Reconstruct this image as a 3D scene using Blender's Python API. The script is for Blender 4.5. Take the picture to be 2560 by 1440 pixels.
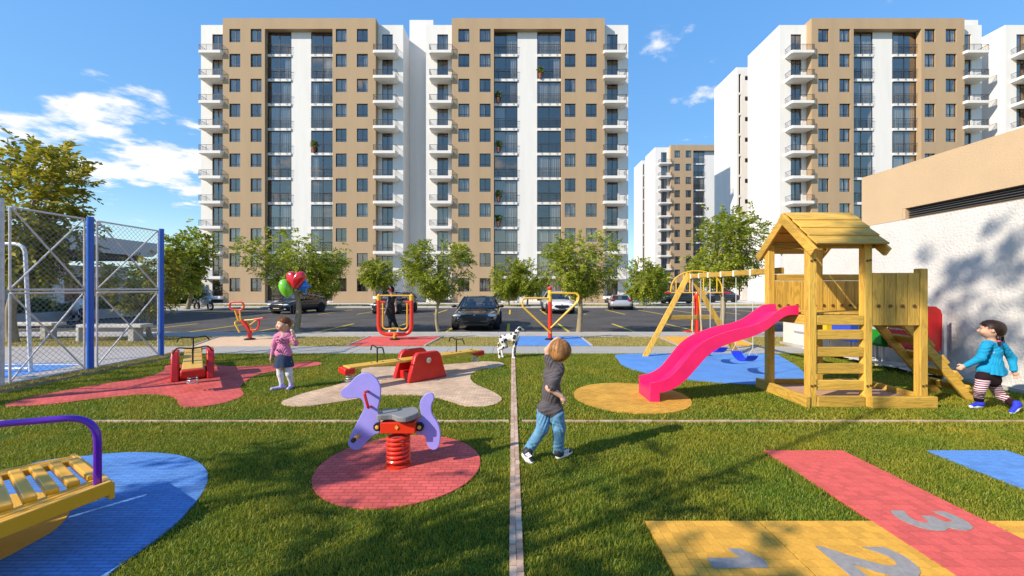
import bpy, bmesh, math, random
import numpy as np
from mathutils import Vector, Matrix
R = math.radians
S = bpy.context.scene
for o in list(bpy.data.objects): bpy.data.objects.remove(o)
COL = S.collection
# ------------------------------------------------------------------ camera
cam = bpy.data.cameras.new('camera'); camo = bpy.data.objects.new('camera', cam); COL.objects.link(camo)
cam.sensor_width = 36; cam.lens = 36 * 1000 / 2560; cam.clip_end = 2000; cam.clip_start = .05
camo.location = (0, 0, 1.65); camo.rotation_euler = (R(90), 0, 0); S.camera = camo
# ------------------------------------------------------------------ light
SUN_EL = 33.0; SUN_H = (0.860, 0.510)          # horizontal way the light travels
sd = Vector((SUN_H[0] * math.cos(R(SUN_EL)), SUN_H[1] * math.cos(R(SUN_EL)), -math.sin(R(SUN_EL))))
sl = bpy.data.lights.new('sun', 'SUN'); sl.energy = 4.7; sl.angle = R(.53); sl.color = (1, .885, .72)
so = bpy.data.objects.new('sun', sl); COL.objects.link(so); so.rotation_euler = sd.to_track_quat('-Z', 'Y').to_euler(); so.location = (-30, -20, 40)
W = bpy.data.worlds.new('World'); S.world = W; W.use_nodes = True
nt = W.node_tree; N = nt.nodes; L = nt.links; N.clear()
def nd(t, **k):
    n = N.new(t)
    for a, b in k.items(): setattr(n, a, b)
    return n
out = nd('ShaderNodeOutputWorld'); bg = nd('ShaderNodeBackground'); bg.inputs[1].default_value = .15
sky = nd('ShaderNodeTexSky', sky_type='NISHITA', sun_disc=False, sun_elevation=R(SUN_EL), sun_rotation=R(-120.7), altitude=300, air_density=1.15, dust_density=.1, ozone_density=2.0)
tc = nd('ShaderNodeTexCoord'); sep = nd('ShaderNodeSeparateXYZ'); L.new(tc.outputs['Generated'], sep.inputs[0])
az = nd('ShaderNodeMath', operation='ADD'); az.inputs[1].default_value = .12; L.new(sep.outputs[2], az.inputs[0])
mxz = nd('ShaderNodeMath', operation='MAXIMUM'); mxz.inputs[1].default_value = .03; L.new(az.outputs[0], mxz.inputs[0])
dx = nd('ShaderNodeMath', operation='DIVIDE'); dy = nd('ShaderNodeMath', operation='DIVIDE')
L.new(sep.outputs[0], dx.inputs[0]); L.new(mxz.outputs[0], dx.inputs[1]); L.new(sep.outputs[1], dy.inputs[0]); L.new(mxz.outputs[0], dy.inputs[1])
cmb = nd('ShaderNodeCombineXYZ'); L.new(dx.outputs[0], cmb.inputs[0]); L.new(dy.outputs[0], cmb.inputs[1])
n1 = nd('ShaderNodeTexNoise'); n1.inputs['Scale'].default_value = 3.4; n1.inputs['Detail'].default_value = 9; n1.inputs['Roughness'].default_value = .58
mp1 = nd('ShaderNodeMapping'); mp1.inputs['Location'].default_value = (55.75, 29.16, 0); L.new(cmb.outputs[0], mp1.inputs[0]); L.new(mp1.outputs[0], n1.inputs['Vector'])
n2 = nd('ShaderNodeTexNoise'); n2.inputs['Scale'].default_value = .42; n2.inputs['Detail'].default_value = 1.5
mp2 = nd('ShaderNodeMapping'); mp2.inputs['Location'].default_value = (31.97, 1.25, 0); L.new(cmb.outputs[0], mp2.inputs[0]); L.new(mp2.outputs[0], n2.inputs['Vector'])
sm = nd('ShaderNodeMath', operation='MULTIPLY_ADD'); sm.inputs[1].default_value = 1.0; L.new(n2.outputs[0], sm.inputs[0]); L.new(n1.outputs[0], sm.inputs[2])
rp = nd('ShaderNodeMapRange'); rp.interpolation_type = 'SMOOTHSTEP'; rp.inputs[1].default_value = 1.145; rp.inputs[2].default_value = 1.30; L.new(sm.outputs[0], rp.inputs[0])
SKY_SP, SKY_S, SKY_VP, SKY_V = .8, 1.14, .25, 3.1
mx = nd('ShaderNodeMix', data_type='RGBA'); hz = nd('ShaderNodeMapRange'); hz.inputs[1].default_value = 0; hz.inputs[2].default_value = .08; L.new(sep.outputs[2], hz.inputs[0]); cf = nd('ShaderNodeMath', operation='MULTIPLY'); L.new(rp.outputs[0], cf.inputs[0]); L.new(hz.outputs[0], cf.inputs[1]); L.new(cf.outputs[0], mx.inputs['Factor']); 
sc_ = nd('ShaderNodeSeparateColor', mode='HSV'); cc_ = nd('ShaderNodeCombineColor', mode='HSV'); L.new(sky.outputs[0], sc_.inputs[0]); L.new(sc_.outputs[0], cc_.inputs[0])      # flatter, deeper clear-day sky
sp = nd('ShaderNodeMath', operation='POWER'); sp.inputs[1].default_value = SKY_SP; L.new(sc_.outputs[1], sp.inputs[0]); ss = nd('ShaderNodeMath', operation='MULTIPLY', use_clamp=True); ss.inputs[1].default_value = SKY_S; L.new(sp.outputs[0], ss.inputs[0]); L.new(ss.outputs[0], cc_.inputs[1])
vp = nd('ShaderNodeMath', operation='POWER'); vp.inputs[1].default_value = SKY_VP; L.new(sc_.outputs[2], vp.inputs[0]); vs = nd('ShaderNodeMath', operation='MULTIPLY'); vs.inputs[1].default_value = SKY_V; L.new(vp.outputs[0], vs.inputs[0]); L.new(vs.outputs[0], cc_.inputs[2]); 
hf = nd('ShaderNodeMapRange', interpolation_type='SMOOTHSTEP'); hf.inputs[1].default_value = -.02; hf.inputs[2].default_value = .17; hf.inputs[3].default_value = .9; hf.inputs[4].default_value = 0; L.new(sep.outputs[2], hf.inputs[0]); hm = nd('ShaderNodeMix', data_type='RGBA'); L.new(hf.outputs[0], hm.inputs['Factor']); L.new(cc_.outputs[0], hm.inputs['A']); hm.inputs['B'].default_value = (2.9, 4.0, 5.0, 1); L.new(hm.outputs['Result'], mx.inputs['A'])      # pale blue haze at the horizon
mx.inputs['B'].default_value = (5.3, 5.2, 5.2, 1)
L.new(mx.outputs['Result'], bg.inputs[0]); L.new(bg.outputs[0], out.inputs[0])
# ------------------------------------------------------------------ exposure
S.view_settings.view_transform = 'Standard'; S.view_settings.look = 'None'; S.view_settings.exposure = 0.52; S.view_settings.gamma = 1; S.view_settings.use_curve_mapping = False
S.render.engine = 'CYCLES'
S.cycles.max_bounces = 5; S.cycles.diffuse_bounces = 2; S.cycles.glossy_bounces = 2; S.cycles.transmission_bounces = 2; S.cycles.transparent_max_bounces = 5; S.cycles.caustics_reflective = False; S.cycles.caustics_refractive = False

# ------------------------------------------------------------------ helpers
def P(px, py, Y): return Vector(((px - 1280) / 1000 * Y, Y, 1.65 - (py - 720) / 1000 * Y))     # a point seen at a pixel, Y metres away
def G(px, py, z=0):
    Y = (1.65 - z) * 1000 / (py - 720); return ((px - 1280) / 1000 * Y, Y)
def root(name, label=None, cat=None, loc=(0, 0, 0), rz=0, group=None, kind=None):
    o = bpy.data.objects.new(name, None); COL.objects.link(o); o.location = loc; o.rotation_euler = (0, 0, rz); o.empty_display_size = .2
    return tag(o, label, cat, group, kind)
def tag(o, label=None, cat=None, group=None, kind=None):
    if label: o['label'] = label
    if cat: o['category'] = cat
    if group: o['group'] = group
    if kind: o['kind'] = kind
    return o
def woff(p):
    v = Vector((0, 0, 0))
    while p is not None: v += p.location; p = p.parent
    return v
def link(name, me, parent=None, loc=None, kind=None):
    o = bpy.data.objects.new(name, me); COL.objects.link(o)
    if parent is not None: o.parent = parent
    if loc is not None: o.location = loc
    if kind: o['kind'] = kind
    return o
def mesh_np(name, v, f, mat=None, smooth=False):
    v = np.asarray(v, dtype=np.float32); f = np.asarray(f, dtype=np.int32); n = f.shape[1]
    me = bpy.data.meshes.new(name); me.vertices.add(len(v)); me.vertices.foreach_set('co', v.ravel())
    me.loops.add(f.size); me.loops.foreach_set('vertex_index', f.ravel()); me.polygons.add(len(f))
    me.polygons.foreach_set('loop_start', np.arange(0, f.size, n, dtype=np.int32)); me.polygons.foreach_set('loop_total', np.full(len(f), n, dtype=np.int32))
    me.update(calc_edges=True); me.validate()
    if smooth: me.polygons.foreach_set('use_smooth', np.ones(len(f), dtype=bool))
    if mat: me.materials.append(mat)
    return me
class MB:
    def __init__(s): s.v = []; s.f = []
    def add(s, vs, fs):
        b = len(s.v); s.v += [Vector(q) for q in vs]; s.f += [[i + b for i in q] for q in fs]; return s
    def box(s, x0, x1, y0, y1, z0, z1):
        return s.add([(x0, y0, z0), (x1, y0, z0), (x1, y1, z0), (x0, y1, z0), (x0, y0, z1), (x1, y0, z1), (x1, y1, z1), (x0, y1, z1)],
                     [(0, 3, 2, 1), (4, 5, 6, 7), (0, 1, 5, 4), (1, 2, 6, 5), (2, 3, 7, 6), (3, 0, 4, 7)])
    def obox(s, c, ax, ay, az):     # centre and three half axes
        c, ax, ay, az = map(Vector, (c, ax, ay, az)); vs = []
        for k in (-1, 1):
            for a, b in ((-1, -1), (1, -1), (1, 1), (-1, 1)): vs.append(c + ax * a + ay * b + az * k)
        return s.add(vs, [(0, 3, 2, 1), (4, 5, 6, 7), (0, 1, 5, 4), (1, 2, 6, 5), (2, 3, 7, 6), (3, 0, 4, 7)])
    def bar(s, a, b, w, h, up=(0, 0, 1)):   # a beam from a to b, w across, h along up
        a, b = Vector(a), Vector(b); d = (b - a); L_ = d.length; d = d / L_; u = Vector(up); u = (u - d * u.dot(d))
        if u.length < 1e-4: u = Vector((1, 0, 0)) - d * d.x
        u.normalize(); r = d.cross(u)
        return s.obox((a + b) / 2, d * (L_ / 2), r * (w / 2), u * (h / 2))
    def ring(s, c, r, axis, n, u=None, ry=None):
        d = Vector(axis).normalized(); u = Vector(u) if u is not None else (Vector((0, 0, 1)) if abs(d.z) < .9 else Vector((1, 0, 0)))
        u = (u - d * u.dot(d)).normalized(); w = d.cross(u); ry = r if ry is None else ry
        return [Vector(c) + u * (math.cos(2 * math.pi * i / n) * r) + w * (math.sin(2 * math.pi * i / n) * ry) for i in range(n)]
    def loft(s, rings, cap=True, closed=False):
        n = len(rings[0]); b = len(s.v)
        for r in rings: s.v += [Vector(q) for q in r]
        m = len(rings)
        for k in range(m if closed else m - 1):
            for i in range(n):
                j = (i + 1) % n; k2 = (k + 1) % m; s.f.append([b + k * n + i, b + k * n + j, b + k2 * n + j, b + k2 * n + i])
        if cap and not closed:
            s.f.append([b + i for i in range(n)][::-1]); s.f.append([b + (m - 1) * n + i for i in range(n)])
        return s
    def cyl(s, a, b, r0, r1=None, n=12):
        a, b = Vector(a), Vector(b); r1 = r0 if r1 is None else r1; return s.loft([s.ring(a, r0, b - a, n), s.ring(b, r1, b - a, n)])
    def tube(s, pts, r, n=8, closed=False, cap=True):
        pts = [Vector(p) for p in pts]; m = len(pts); rs = r if isinstance(r, (list, tuple)) else [r] * m; rings = []; u = None
        for i, p in enumerate(pts):
            if closed: d = pts[(i + 1) % m] - pts[i - 1]
            else: d = pts[min(i + 1, m - 1)] - pts[max(i - 1, 0)]
            if d.length < 1e-9: d = Vector((0, 0, 1))
            d.normalize()
            if u is None: u = Vector((0, 0, 1)) if abs(d.z) < .9 else Vector((1, 0, 0))
            u = (u - d * u.dot(d)).normalized(); rings.append(s.ring(p, rs[i], d, n, u))
        return s.loft(rings, cap, closed)
    def lathe(s, prof, c=(0, 0, 0), axis=(0, 0, 1), n=16):
        c = Vector(c); d = Vector(axis).normalized(); return s.loft([s.ring(c + d * h, max(r, 1e-4), d, n) for r, h in prof])
    def ball(s, c, r, n=12):
        r = (r, r, r) if isinstance(r, (int, float)) else r; c = Vector(c); rings = []
        for k in range(n // 2 + 1):
            a = -math.pi / 2 + math.pi * k / (n // 2); cr = max(math.cos(a), 1e-3)
            rings.append([c + Vector((math.cos(2 * math.pi * i / n) * cr * r[0], math.sin(2 * math.pi * i / n) * cr * r[1], math.sin(a) * r[2])) for i in range(n)])
        return s.loft(rings)
    def prism(s, pts, h, n):      # outline (3D points in a plane) pushed by vector h
        h = Vector(h); m = len(pts); b = len(s.v); s.v += [Vector(p) for p in pts] + [Vector(p) + h for p in pts]
        s.f.append([b + i for i in range(m)][::-1]); s.f.append([b + m + i for i in range(m)])
        for i in range(m): j = (i + 1) % m; s.f.append([b + i, b + j, b + m + j, b + m + i])
        return s
    def wall(s, u0, u1, z0, z1, ops, depth, at):   # wall with openings; at(u, d, z) gives the point, d = depth into the wall
        us = sorted({u0, u1} | {a for o in ops for a in o[:2]}); zs = sorted({z0, z1} | {a for o in ops for a in o[2:]})
        for i in range(len(us) - 1):
            for k in range(len(zs) - 1):
                cu = (us[i] + us[i + 1]) / 2; cz = (zs[k] + zs[k + 1]) / 2
                if any(o[0] < cu < o[1] and o[2] < cz < o[3] for o in ops): continue
                s.add([at(us[i], 0, zs[k]), at(us[i + 1], 0, zs[k]), at(us[i + 1], 0, zs[k + 1]), at(us[i], 0, zs[k + 1])], [(0, 1, 2, 3)])
        for a, b, c, d in ops:
            q = [(a, c), (b, c), (b, d), (a, d)]
            for i in range(4):
                (x1, y1), (x2, y2) = q[i], q[(i + 1) % 4]
                s.add([at(x1, 0, y1), at(x1, depth, y1), at(x2, depth, y2), at(x2, 0, y2)], [(0, 1, 2, 3)])
        return s
    def mesh(s, name, mat, off=Vector((0, 0, 0)), smooth=False):
        me = bpy.data.meshes.new(name); me.from_pydata([tuple(q - off) for q in s.v], [], s.f)
        bm = bmesh.new(); bm.from_mesh(me); bmesh.ops.recalc_face_normals(bm, faces=bm.faces); bm.to_mesh(me); bm.free()
        if mat: me.materials.append(mat)
        if smooth: me.polygons.foreach_set('use_smooth', [True] * len(me.polygons))
        me.update(); return me
    def build(s, name, mat, parent=None, smooth=False, bev=0, seg=1, sub=0, kind=None):
        off = woff(parent); me = s.mesh(name, mat, off, smooth); o = link(name, me, parent, kind=kind)
        if bev:
            m = o.modifiers.new('b', 'BEVEL'); m.width = bev; m.segments = seg; m.limit_method = 'ANGLE'; m.angle_limit = R(40)
        if sub:
            m = o.modifiers.new('s', 'SUBSURF'); m.levels = sub; m.render_levels = sub
        if smooth and not sub:
            try: me.set_sharp_from_angle(angle=R(42))
            except Exception: pass
        return o
def bez(pts, n=10, closed=False):      # smooth curve through points
    pts = [Vector(p) for p in pts]; m = len(pts); o = []
    for i in range(m if closed else m - 1):
        p0 = pts[(i - 1) % m] if closed or i > 0 else pts[i]; p1 = pts[i]; p2 = pts[(i + 1) % m]; p3 = pts[(i + 2) % m] if closed or i + 2 < m else p2
        for k in range(n):
            t = k / n; o.append(.5 * ((2 * p1) + (p2 - p0) * t + (2 * p0 - 5 * p1 + 4 * p2 - p3) * t * t + (3 * p1 - p0 - 3 * p2 + p3) * t ** 3))
    if not closed: o.append(pts[-1])
    return o
def fillet(pts, r, n=6):               # a bent tube's path: straight runs with rounded corners
    pts = [Vector(p) for p in pts]; o = [pts[0]]
    for i in range(1, len(pts) - 1):
        a, b, c = pts[i - 1], pts[i], pts[i + 1]; d1 = (a - b); d2 = (c - b); q = min(r, d1.length * .49, d2.length * .49); p = b + d1.normalized() * q; e = b + d2.normalized() * q
        for k in range(n + 1): t = k / n; o.append(p * (1 - t) ** 2 + b * 2 * t * (1 - t) + e * t * t)
    return o + [pts[-1]]
def helix(c, r, h, turns, n=14, r2=None):
    c = Vector(c); m = int(turns * n); r2 = r if r2 is None else r2
    return [c + Vector((math.cos(2 * math.pi * i / n) * (r + (r2 - r) * i / m), math.sin(2 * math.pi * i / n) * (r + (r2 - r) * i / m), h * i / m)) for i in range(m + 1)]
def copy_tree(o, parent=None):
    c = o.copy(); COL.objects.link(c); c.parent = parent
    for ch in o.children: copy_tree(ch, c)
    return c

# ------------------------------------------------------------------ materials
def srgb(r, g, b): return tuple((x / 255 / 12.92 if x / 255 <= .04045 else ((x / 255 + .055) / 1.055) ** 2.4) for x in (r, g, b))
def newmat(name):
    m = bpy.data.materials.new(name); m.use_nodes = True; t = m.node_tree; return m, t, t.nodes, t.links, t.nodes['Principled BSDF']
def mat(name, col, rough=.55, spec=.4, metal=0, var=.0, scale=6, bump=0, bscale=60, coat=0, sx=(1, 1, 1), var2=0, detail=4, hue=None):
    m, t, n, l, b = newmat(name); b.inputs['Roughness'].default_value = rough; b.inputs['Specular IOR Level'].default_value = spec; b.inputs['Metallic'].default_value = metal; b.inputs['Coat Weight'].default_value = coat
    b.inputs['Base Color'].default_value = (*col, 1)
    if var or bump or var2:
        tc = n.new('ShaderNodeTexCoord'); mp = n.new('ShaderNodeMapping'); mp.inputs['Scale'].default_value = sx; l.new(tc.outputs['Object'], mp.inputs[0])
    if var:
        no = n.new('ShaderNodeTexNoise'); no.inputs['Scale'].default_value = scale; no.inputs['Detail'].default_value = detail; no.inputs['Roughness'].default_value = .65; l.new(mp.outputs[0], no.inputs['Vector'])
        mr = n.new('ShaderNodeMapRange'); mr.inputs[1].default_value = .3; mr.inputs[2].default_value = .7; l.new(no.outputs[0], mr.inputs[0])
        mi = n.new('ShaderNodeMix'); mi.data_type = 'RGBA'; l.new(mr.outputs[0], mi.inputs['Factor'])
        d = hue or tuple(c * (1 - var) for c in col); mi.inputs['A'].default_value = (*d, 1); mi.inputs['B'].default_value = (*[min(1, c * (1 + var * .6)) for c in col], 1); l.new(mi.outputs['Result'], b.inputs['Base Color'])
        mr2 = n.new('ShaderNodeMapRange'); mr2.inputs[3].default_value = max(.03, rough - .12); mr2.inputs[4].default_value = min(1, rough + .12); l.new(no.outputs[0], mr2.inputs[0]); l.new(mr2.outputs[0], b.inputs['Roughness'])
    if bump:
        nb = n.new('ShaderNodeTexNoise'); nb.inputs['Scale'].default_value = bscale; nb.inputs['Detail'].default_value = 3; l.new(mp.outputs[0], nb.inputs['Vector'])
        bp = n.new('ShaderNodeBump'); bp.inputs['Strength'].default_value = bump; bp.inputs['Distance'].default_value = .01; l.new(nb.outputs[0], bp.inputs['Height']); l.new(bp.outputs[0], b.inputs['Normal'])
    return m
def brickmat(name, col, bw=.1, bh=.05, mortar=.004, rough=.8, dark=.6, offset=.5, var=.16, rot=0, jb=.6, stain=.34):
    m, t, n, l, b = newmat(name); b.inputs['Roughness'].default_value = rough; b.inputs['Specular IOR Level'].default_value = .3
    tc = n.new('ShaderNodeTexCoord'); mp = n.new('ShaderNodeMapping'); mp.inputs['Rotation'].default_value = (0, 0, rot); l.new(tc.outputs['Object'], mp.inputs[0])
    br = n.new('ShaderNodeTexBrick'); br.inputs['Scale'].default_value = 1; br.inputs['Brick Width'].default_value = bw; br.inputs['Row Height'].default_value = bh; br.inputs['Mortar Size'].default_value = mortar; br.inputs['Mortar Smooth'].default_value = .3; br.offset = offset
    br.inputs['Color1'].default_value = (*[c * (1 - var) for c in col], 1); br.inputs['Color2'].default_value = (*[min(1, c * (1 + var * .7)) for c in col], 1); br.inputs['Mortar'].default_value = (*[c * dark for c in col], 1); l.new(mp.outputs[0], br.inputs['Vector'])
    no = n.new('ShaderNodeTexNoise'); no.inputs['Scale'].default_value = 1.7; no.inputs['Detail'].default_value = 6; no.inputs['Roughness'].default_value = .7; l.new(tc.outputs['Object'], no.inputs['Vector'])
    mr = n.new('ShaderNodeMapRange'); mr.inputs[1].default_value = .3; mr.inputs[2].default_value = .7; mr.inputs[3].default_value = 1 - stain; mr.inputs[4].default_value = 1 + stain * .4; l.new(no.outputs[0], mr.inputs[0])
    mu = n.new('ShaderNodeMix'); mu.data_type = 'RGBA'; mu.blend_type = 'MULTIPLY'; mu.inputs['Factor'].default_value = 1; l.new(br.outputs[0], mu.inputs['A']); l.new(mr.outputs[0], mu.inputs['B']); l.new(mu.outputs['Result'], b.inputs['Base Color'])
    nf = n.new('ShaderNodeTexNoise'); nf.inputs['Scale'].default_value = 160; nf.inputs['Detail'].default_value = 2; l.new(tc.outputs['Object'], nf.inputs['Vector'])
    ad = n.new('ShaderNodeMath'); ad.operation = 'MULTIPLY_ADD'; ad.inputs[1].default_value = .35; l.new(nf.outputs[0], ad.inputs[0]); iv = n.new('ShaderNodeMath'); iv.operation = 'SUBTRACT'; iv.inputs[0].default_value = 1; l.new(br.outputs['Fac'], iv.inputs[1]); l.new(iv.outputs[0], ad.inputs[2])
    bp = n.new('ShaderNodeBump'); bp.inputs['Strength'].default_value = jb; bp.inputs['Distance'].default_value = .006; l.new(ad.outputs[0], bp.inputs['Height']); l.new(bp.outputs[0], b.inputs['Normal'])
    return m
def woodmat(name, axis, col=(.60, .37, .068)):
    m, t, n, l, b = newmat(name); b.inputs['Roughness'].default_value = .55; b.inputs['Specular IOR Level'].default_value = .3
    tc = n.new('ShaderNodeTexCoord'); mp = n.new('ShaderNodeMapping'); s = [9, 9, 9]; s[axis] = .9; mp.inputs['Scale'].default_value = s; l.new(tc.outputs['Object'], mp.inputs[0])
    oi = n.new('ShaderNodeObjectInfo'); va = n.new('ShaderNodeVectorMath'); va.operation = 'MULTIPLY_ADD'; va.inputs[1].default_value = (13, 17, 11); l.new(oi.outputs['Random'], va.inputs[0]); l.new(mp.outputs[0], va.inputs[2])
    no = n.new('ShaderNodeTexNoise'); no.inputs['Scale'].default_value = 1.3; no.inputs['Detail'].default_value = 5; no.inputs['Distortion'].default_value = 1.2; l.new(va.outputs[0], no.inputs['Vector'])
    wv = n.new('ShaderNodeMath'); wv.operation = 'MULTIPLY'; wv.inputs[1].default_value = 34; l.new(no.outputs[0], wv.inputs[0]); sn = n.new('ShaderNodeMath'); sn.operation = 'SINE'; l.new(wv.outputs[0], sn.inputs[0])
    rm = n.new('ShaderNodeValToRGB'); e = rm.color_ramp.elements; e[0].position = .0; e[0].color = (col[0] * .66, col[1] * .58, col[2] * .5, 1); e[1].position = 1; e[1].color = (col[0] * 1.12, col[1] * 1.1, col[2] * 1.0, 1)
    x = rm.color_ramp.elements.new(.45); x.color = (*col, 1)
    ms = n.new('ShaderNodeMapRange'); ms.inputs[1].default_value = -1.6; ms.inputs[2].default_value = 1.2; l.new(sn.outputs[0], ms.inputs[0]); l.new(ms.outputs[0], rm.inputs[0])
    br = n.new('ShaderNodeMapRange'); br.inputs[3].default_value = .82; br.inputs[4].default_value = 1.12; l.new(oi.outputs['Random'], br.inputs[0])
    kn = n.new('ShaderNodeTexNoise'); kn.inputs['Scale'].default_value = .35; l.new(va.outputs[0], kn.inputs['Vector']); km = n.new('ShaderNodeMapRange'); km.inputs[1].default_value = .35; km.inputs[2].default_value = .65; km.inputs[3].default_value = .78; km.inputs[4].default_value = 1.1; l.new(kn.outputs[0], km.inputs[0])
    mm = n.new('ShaderNodeMath'); mm.operation = 'MULTIPLY'; l.new(br.outputs[0], mm.inputs[0]); l.new(km.outputs[0], mm.inputs[1])
    mu = n.new('ShaderNodeMix'); mu.data_type = 'RGBA'; mu.blend_type = 'MULTIPLY'; mu.inputs['Factor'].default_value = 1; l.new(rm.outputs[0], mu.inputs['A']); l.new(mm.outputs[0], mu.inputs['B']); l.new(mu.outputs['Result'], b.inputs['Base Color'])
    bp = n.new('ShaderNodeBump'); bp.inputs['Strength'].default_value = .25; bp.inputs['Distance'].default_value = .004; l.new(sn.outputs[0], bp.inputs['Height']); l.new(bp.outputs[0], b.inputs['Normal'])
    return m
def leafmat(name, c1, c2, trans=.35, c3=None, macro=None):
    m, t, n, l, b = newmat(name); b.inputs['Roughness'].default_value = .5; b.inputs['Specular IOR Level'].default_value = .35
    ge = n.new('ShaderNodeNewGeometry'); rm = n.new('ShaderNodeValToRGB'); e = rm.color_ramp.elements; e[0].color = (*c1, 1); e[1].color = (*c2, 1)
    if c3: q = rm.color_ramp.elements.new(.93); q.color = (*c2, 1); rm.color_ramp.elements[-1].color = (*c3, 1)
    l.new(ge.outputs['Random Per Island'], rm.inputs[0])
    if macro:
        tc = n.new('ShaderNodeTexCoord'); no = n.new('ShaderNodeTexNoise'); no.inputs['Scale'].default_value = macro; no.inputs['Detail'].default_value = 6; no.inputs['Roughness'].default_value = .65; l.new(tc.outputs['Object'], no.inputs['Vector'])
        mr = n.new('ShaderNodeMapRange'); mr.inputs[1].default_value = .34; mr.inputs[2].default_value = .66; l.new(no.outputs[0], mr.inputs[0]); hs = n.new('ShaderNodeMix'); hs.data_type = 'RGBA'; hs.blend_type = 'MULTIPLY'; hs.inputs['Factor'].default_value = 1; cr = n.new('ShaderNodeValToRGB'); cr.color_ramp.elements[0].color = (.72, .86, .7, 1); cr.color_ramp.elements[1].color = (1.5, 1.12, 1.0, 1); l.new(mr.outputs[0], cr.inputs[0]); l.new(rm.outputs[0], hs.inputs['A']); l.new(cr.outputs[0], hs.inputs['B']); rm = hs
    src = rm.outputs['Result'] if macro else rm.outputs[0]; l.new(src, b.inputs['Base Color'])
    tr = n.new('ShaderNodeBsdfTranslucent'); l.new(src, tr.inputs[0]); mx = n.new('ShaderNodeMixShader'); mx.inputs[0].default_value = trans
    l.new(b.outputs[0], mx.inputs[1]); l.new(tr.outputs[0], mx.inputs[2]); l.new(mx.outputs[0], n['Material Output'].inputs[0]); return m
def glassmat(name, tint=(.6, .62, .64), gloss=.24, rough=.03, gmax=.9):
    m, t, n, l, b = newmat(name); n.remove(b); g = n.new('ShaderNodeBsdfGlossy'); g.inputs['Roughness'].default_value = rough; g.inputs['Color'].default_value = (.88, .76, .66, 1)
    tr = n.new('ShaderNodeBsdfTransparent'); tr.inputs[0].default_value = (*tint, 1); lw = n.new('ShaderNodeLayerWeight'); lw.inputs[0].default_value = .25; mr = n.new('ShaderNodeMapRange'); mr.inputs[3].default_value = gloss; mr.inputs[4].default_value = gmax
    l.new(lw.outputs['Facing'], mr.inputs[0]); mx = n.new('ShaderNodeMixShader'); l.new(mr.outputs[0], mx.inputs[0]); l.new(tr.outputs[0], mx.inputs[1]); l.new(g.outputs[0], mx.inputs[2]); l.new(mx.outputs[0], n['Material Output'].inputs[0]); return m
white = mat('white_stucco', (.74, .715, .685), .85, .2, var=.075, scale=.9, bump=.25, bscale=25, sx=(1, 1, .10), detail=8)
tan = mat('tan_paint', (.425, .305, .188), .85, .2, var=.075, scale=.9, bump=.2, bscale=30, sx=(1, 1, .10), detail=8)
tan2 = mat('tan_render', (.53, .385, .24), .88, .2, var=.05, scale=1.5, bump=.6, bscale=45)
wallw = mat('white_render', (.60, .58, .555), .9, .2, var=.11, scale=1.6, bump=1.6, bscale=24, detail=8)
framem = mat('black_aluminium', (.018, .018, .02), .35, .5)
railm = mat('black_steel', (.045, .045, .048), .4, .5)
glass = glassmat('window_glass')
curt = mat('curtain_cloth', (.75, .70, .62), .9, .1, var=.1, scale=3)
curt2 = mat('beige_blind', (.5, .38, .25), .9, .1, var=.1, scale=3)
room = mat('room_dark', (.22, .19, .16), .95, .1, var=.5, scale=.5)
conc = mat('concrete', (.42, .40, .37), .9, .2, var=.2, scale=2.2, bump=.3, bscale=40, detail=8)
conc_l = mat('pale_concrete', (.55, .52, .48), .9, .2, var=.16, scale=2, bump=.3, bscale=50, detail=8)
asph = mat('asphalt', (.085, .078, .074), .88, .3, var=.42, scale=.55, bump=.5, bscale=90, detail=9)
ylw = mat('yellow_road_paint', (.62, .45, .05), .8, .2, var=.25, scale=5, bump=.2)
redp = mat('red_plastic', (.60, .014, .011), .36, .5, var=.2, scale=5, bump=.1, bscale=70, detail=8)
ora = mat('orange_red_paint', (.68, .035, .012), .3, .5, coat=.3)
yel = mat('yellow_paint', (.75, .42, .028), .3, .5, coat=.3)
yelp = mat('yellow_plastic', (.74, .42, .06), .38, .5, var=.1, scale=3)
blk = mat('black_rubber', (.014, .014, .015), .6, .4)
steel = mat('steel', (.55, .55, .56), .32, .5, metal=.9)
galv = mat('galvanised_pipe', (.66, .62, .60), .5, .5, metal=.1, var=.2, scale=8)
wood = [woodmat('wood_x', 0), woodmat('wood_y', 1), woodmat('wood_z', 2)]
# ================================================================== the setting: ground
rng = np.random.default_rng(7); rd = random.Random(11)
def Z8(pts, sc, ox, oy): return [G(ox + x / sc, oy + y / sc) for x, y in pts]
def smooth2(pts, n=6): return [(q.x, q.y) for q in bez([(x, y, 0) for x, y in pts], n, True)]
def flat(name, pts, z, mat_, th=.03, parent=None, kind='structure'):
    b = MB().prism([(x, y, z - th) for x, y in pts], (0, 0, th), None); return b.build(name, mat_, parent, kind=None if parent else kind)
soil = mat('dry_soil', (.30, .26, .13), .95, .1, var=.35, scale=.25, bump=.4, bscale=30, detail=9, hue=(.16, .17, .06))
turfm = mat('turf_base', (.06, .095, .012), .95, .1, var=.45, scale=9, bump=.8, bscale=80)
MB().box(-500, 500, -120, 600, -.5, -.115).build('ground', soil)['kind'] = 'structure'
MB().box(-8.02, 8.05, -6, 10.06, -.3, 0).build('lawn', turfm)['kind'] = 'structure'
MB().box(-60, 60, 11.302, 13.5, -.3, -.004).build('verge', mat('dry_turf', (.36, .29, .10), .95, .1, var=.3, scale=3, bump=.6, bscale=60, hue=(.22, .20, .06)))['kind'] = 'structure'
MB().box(-75, 75, 15.0, 34.99, -.4, -.10).build('road', asph)['kind'] = 'structure'
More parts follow.
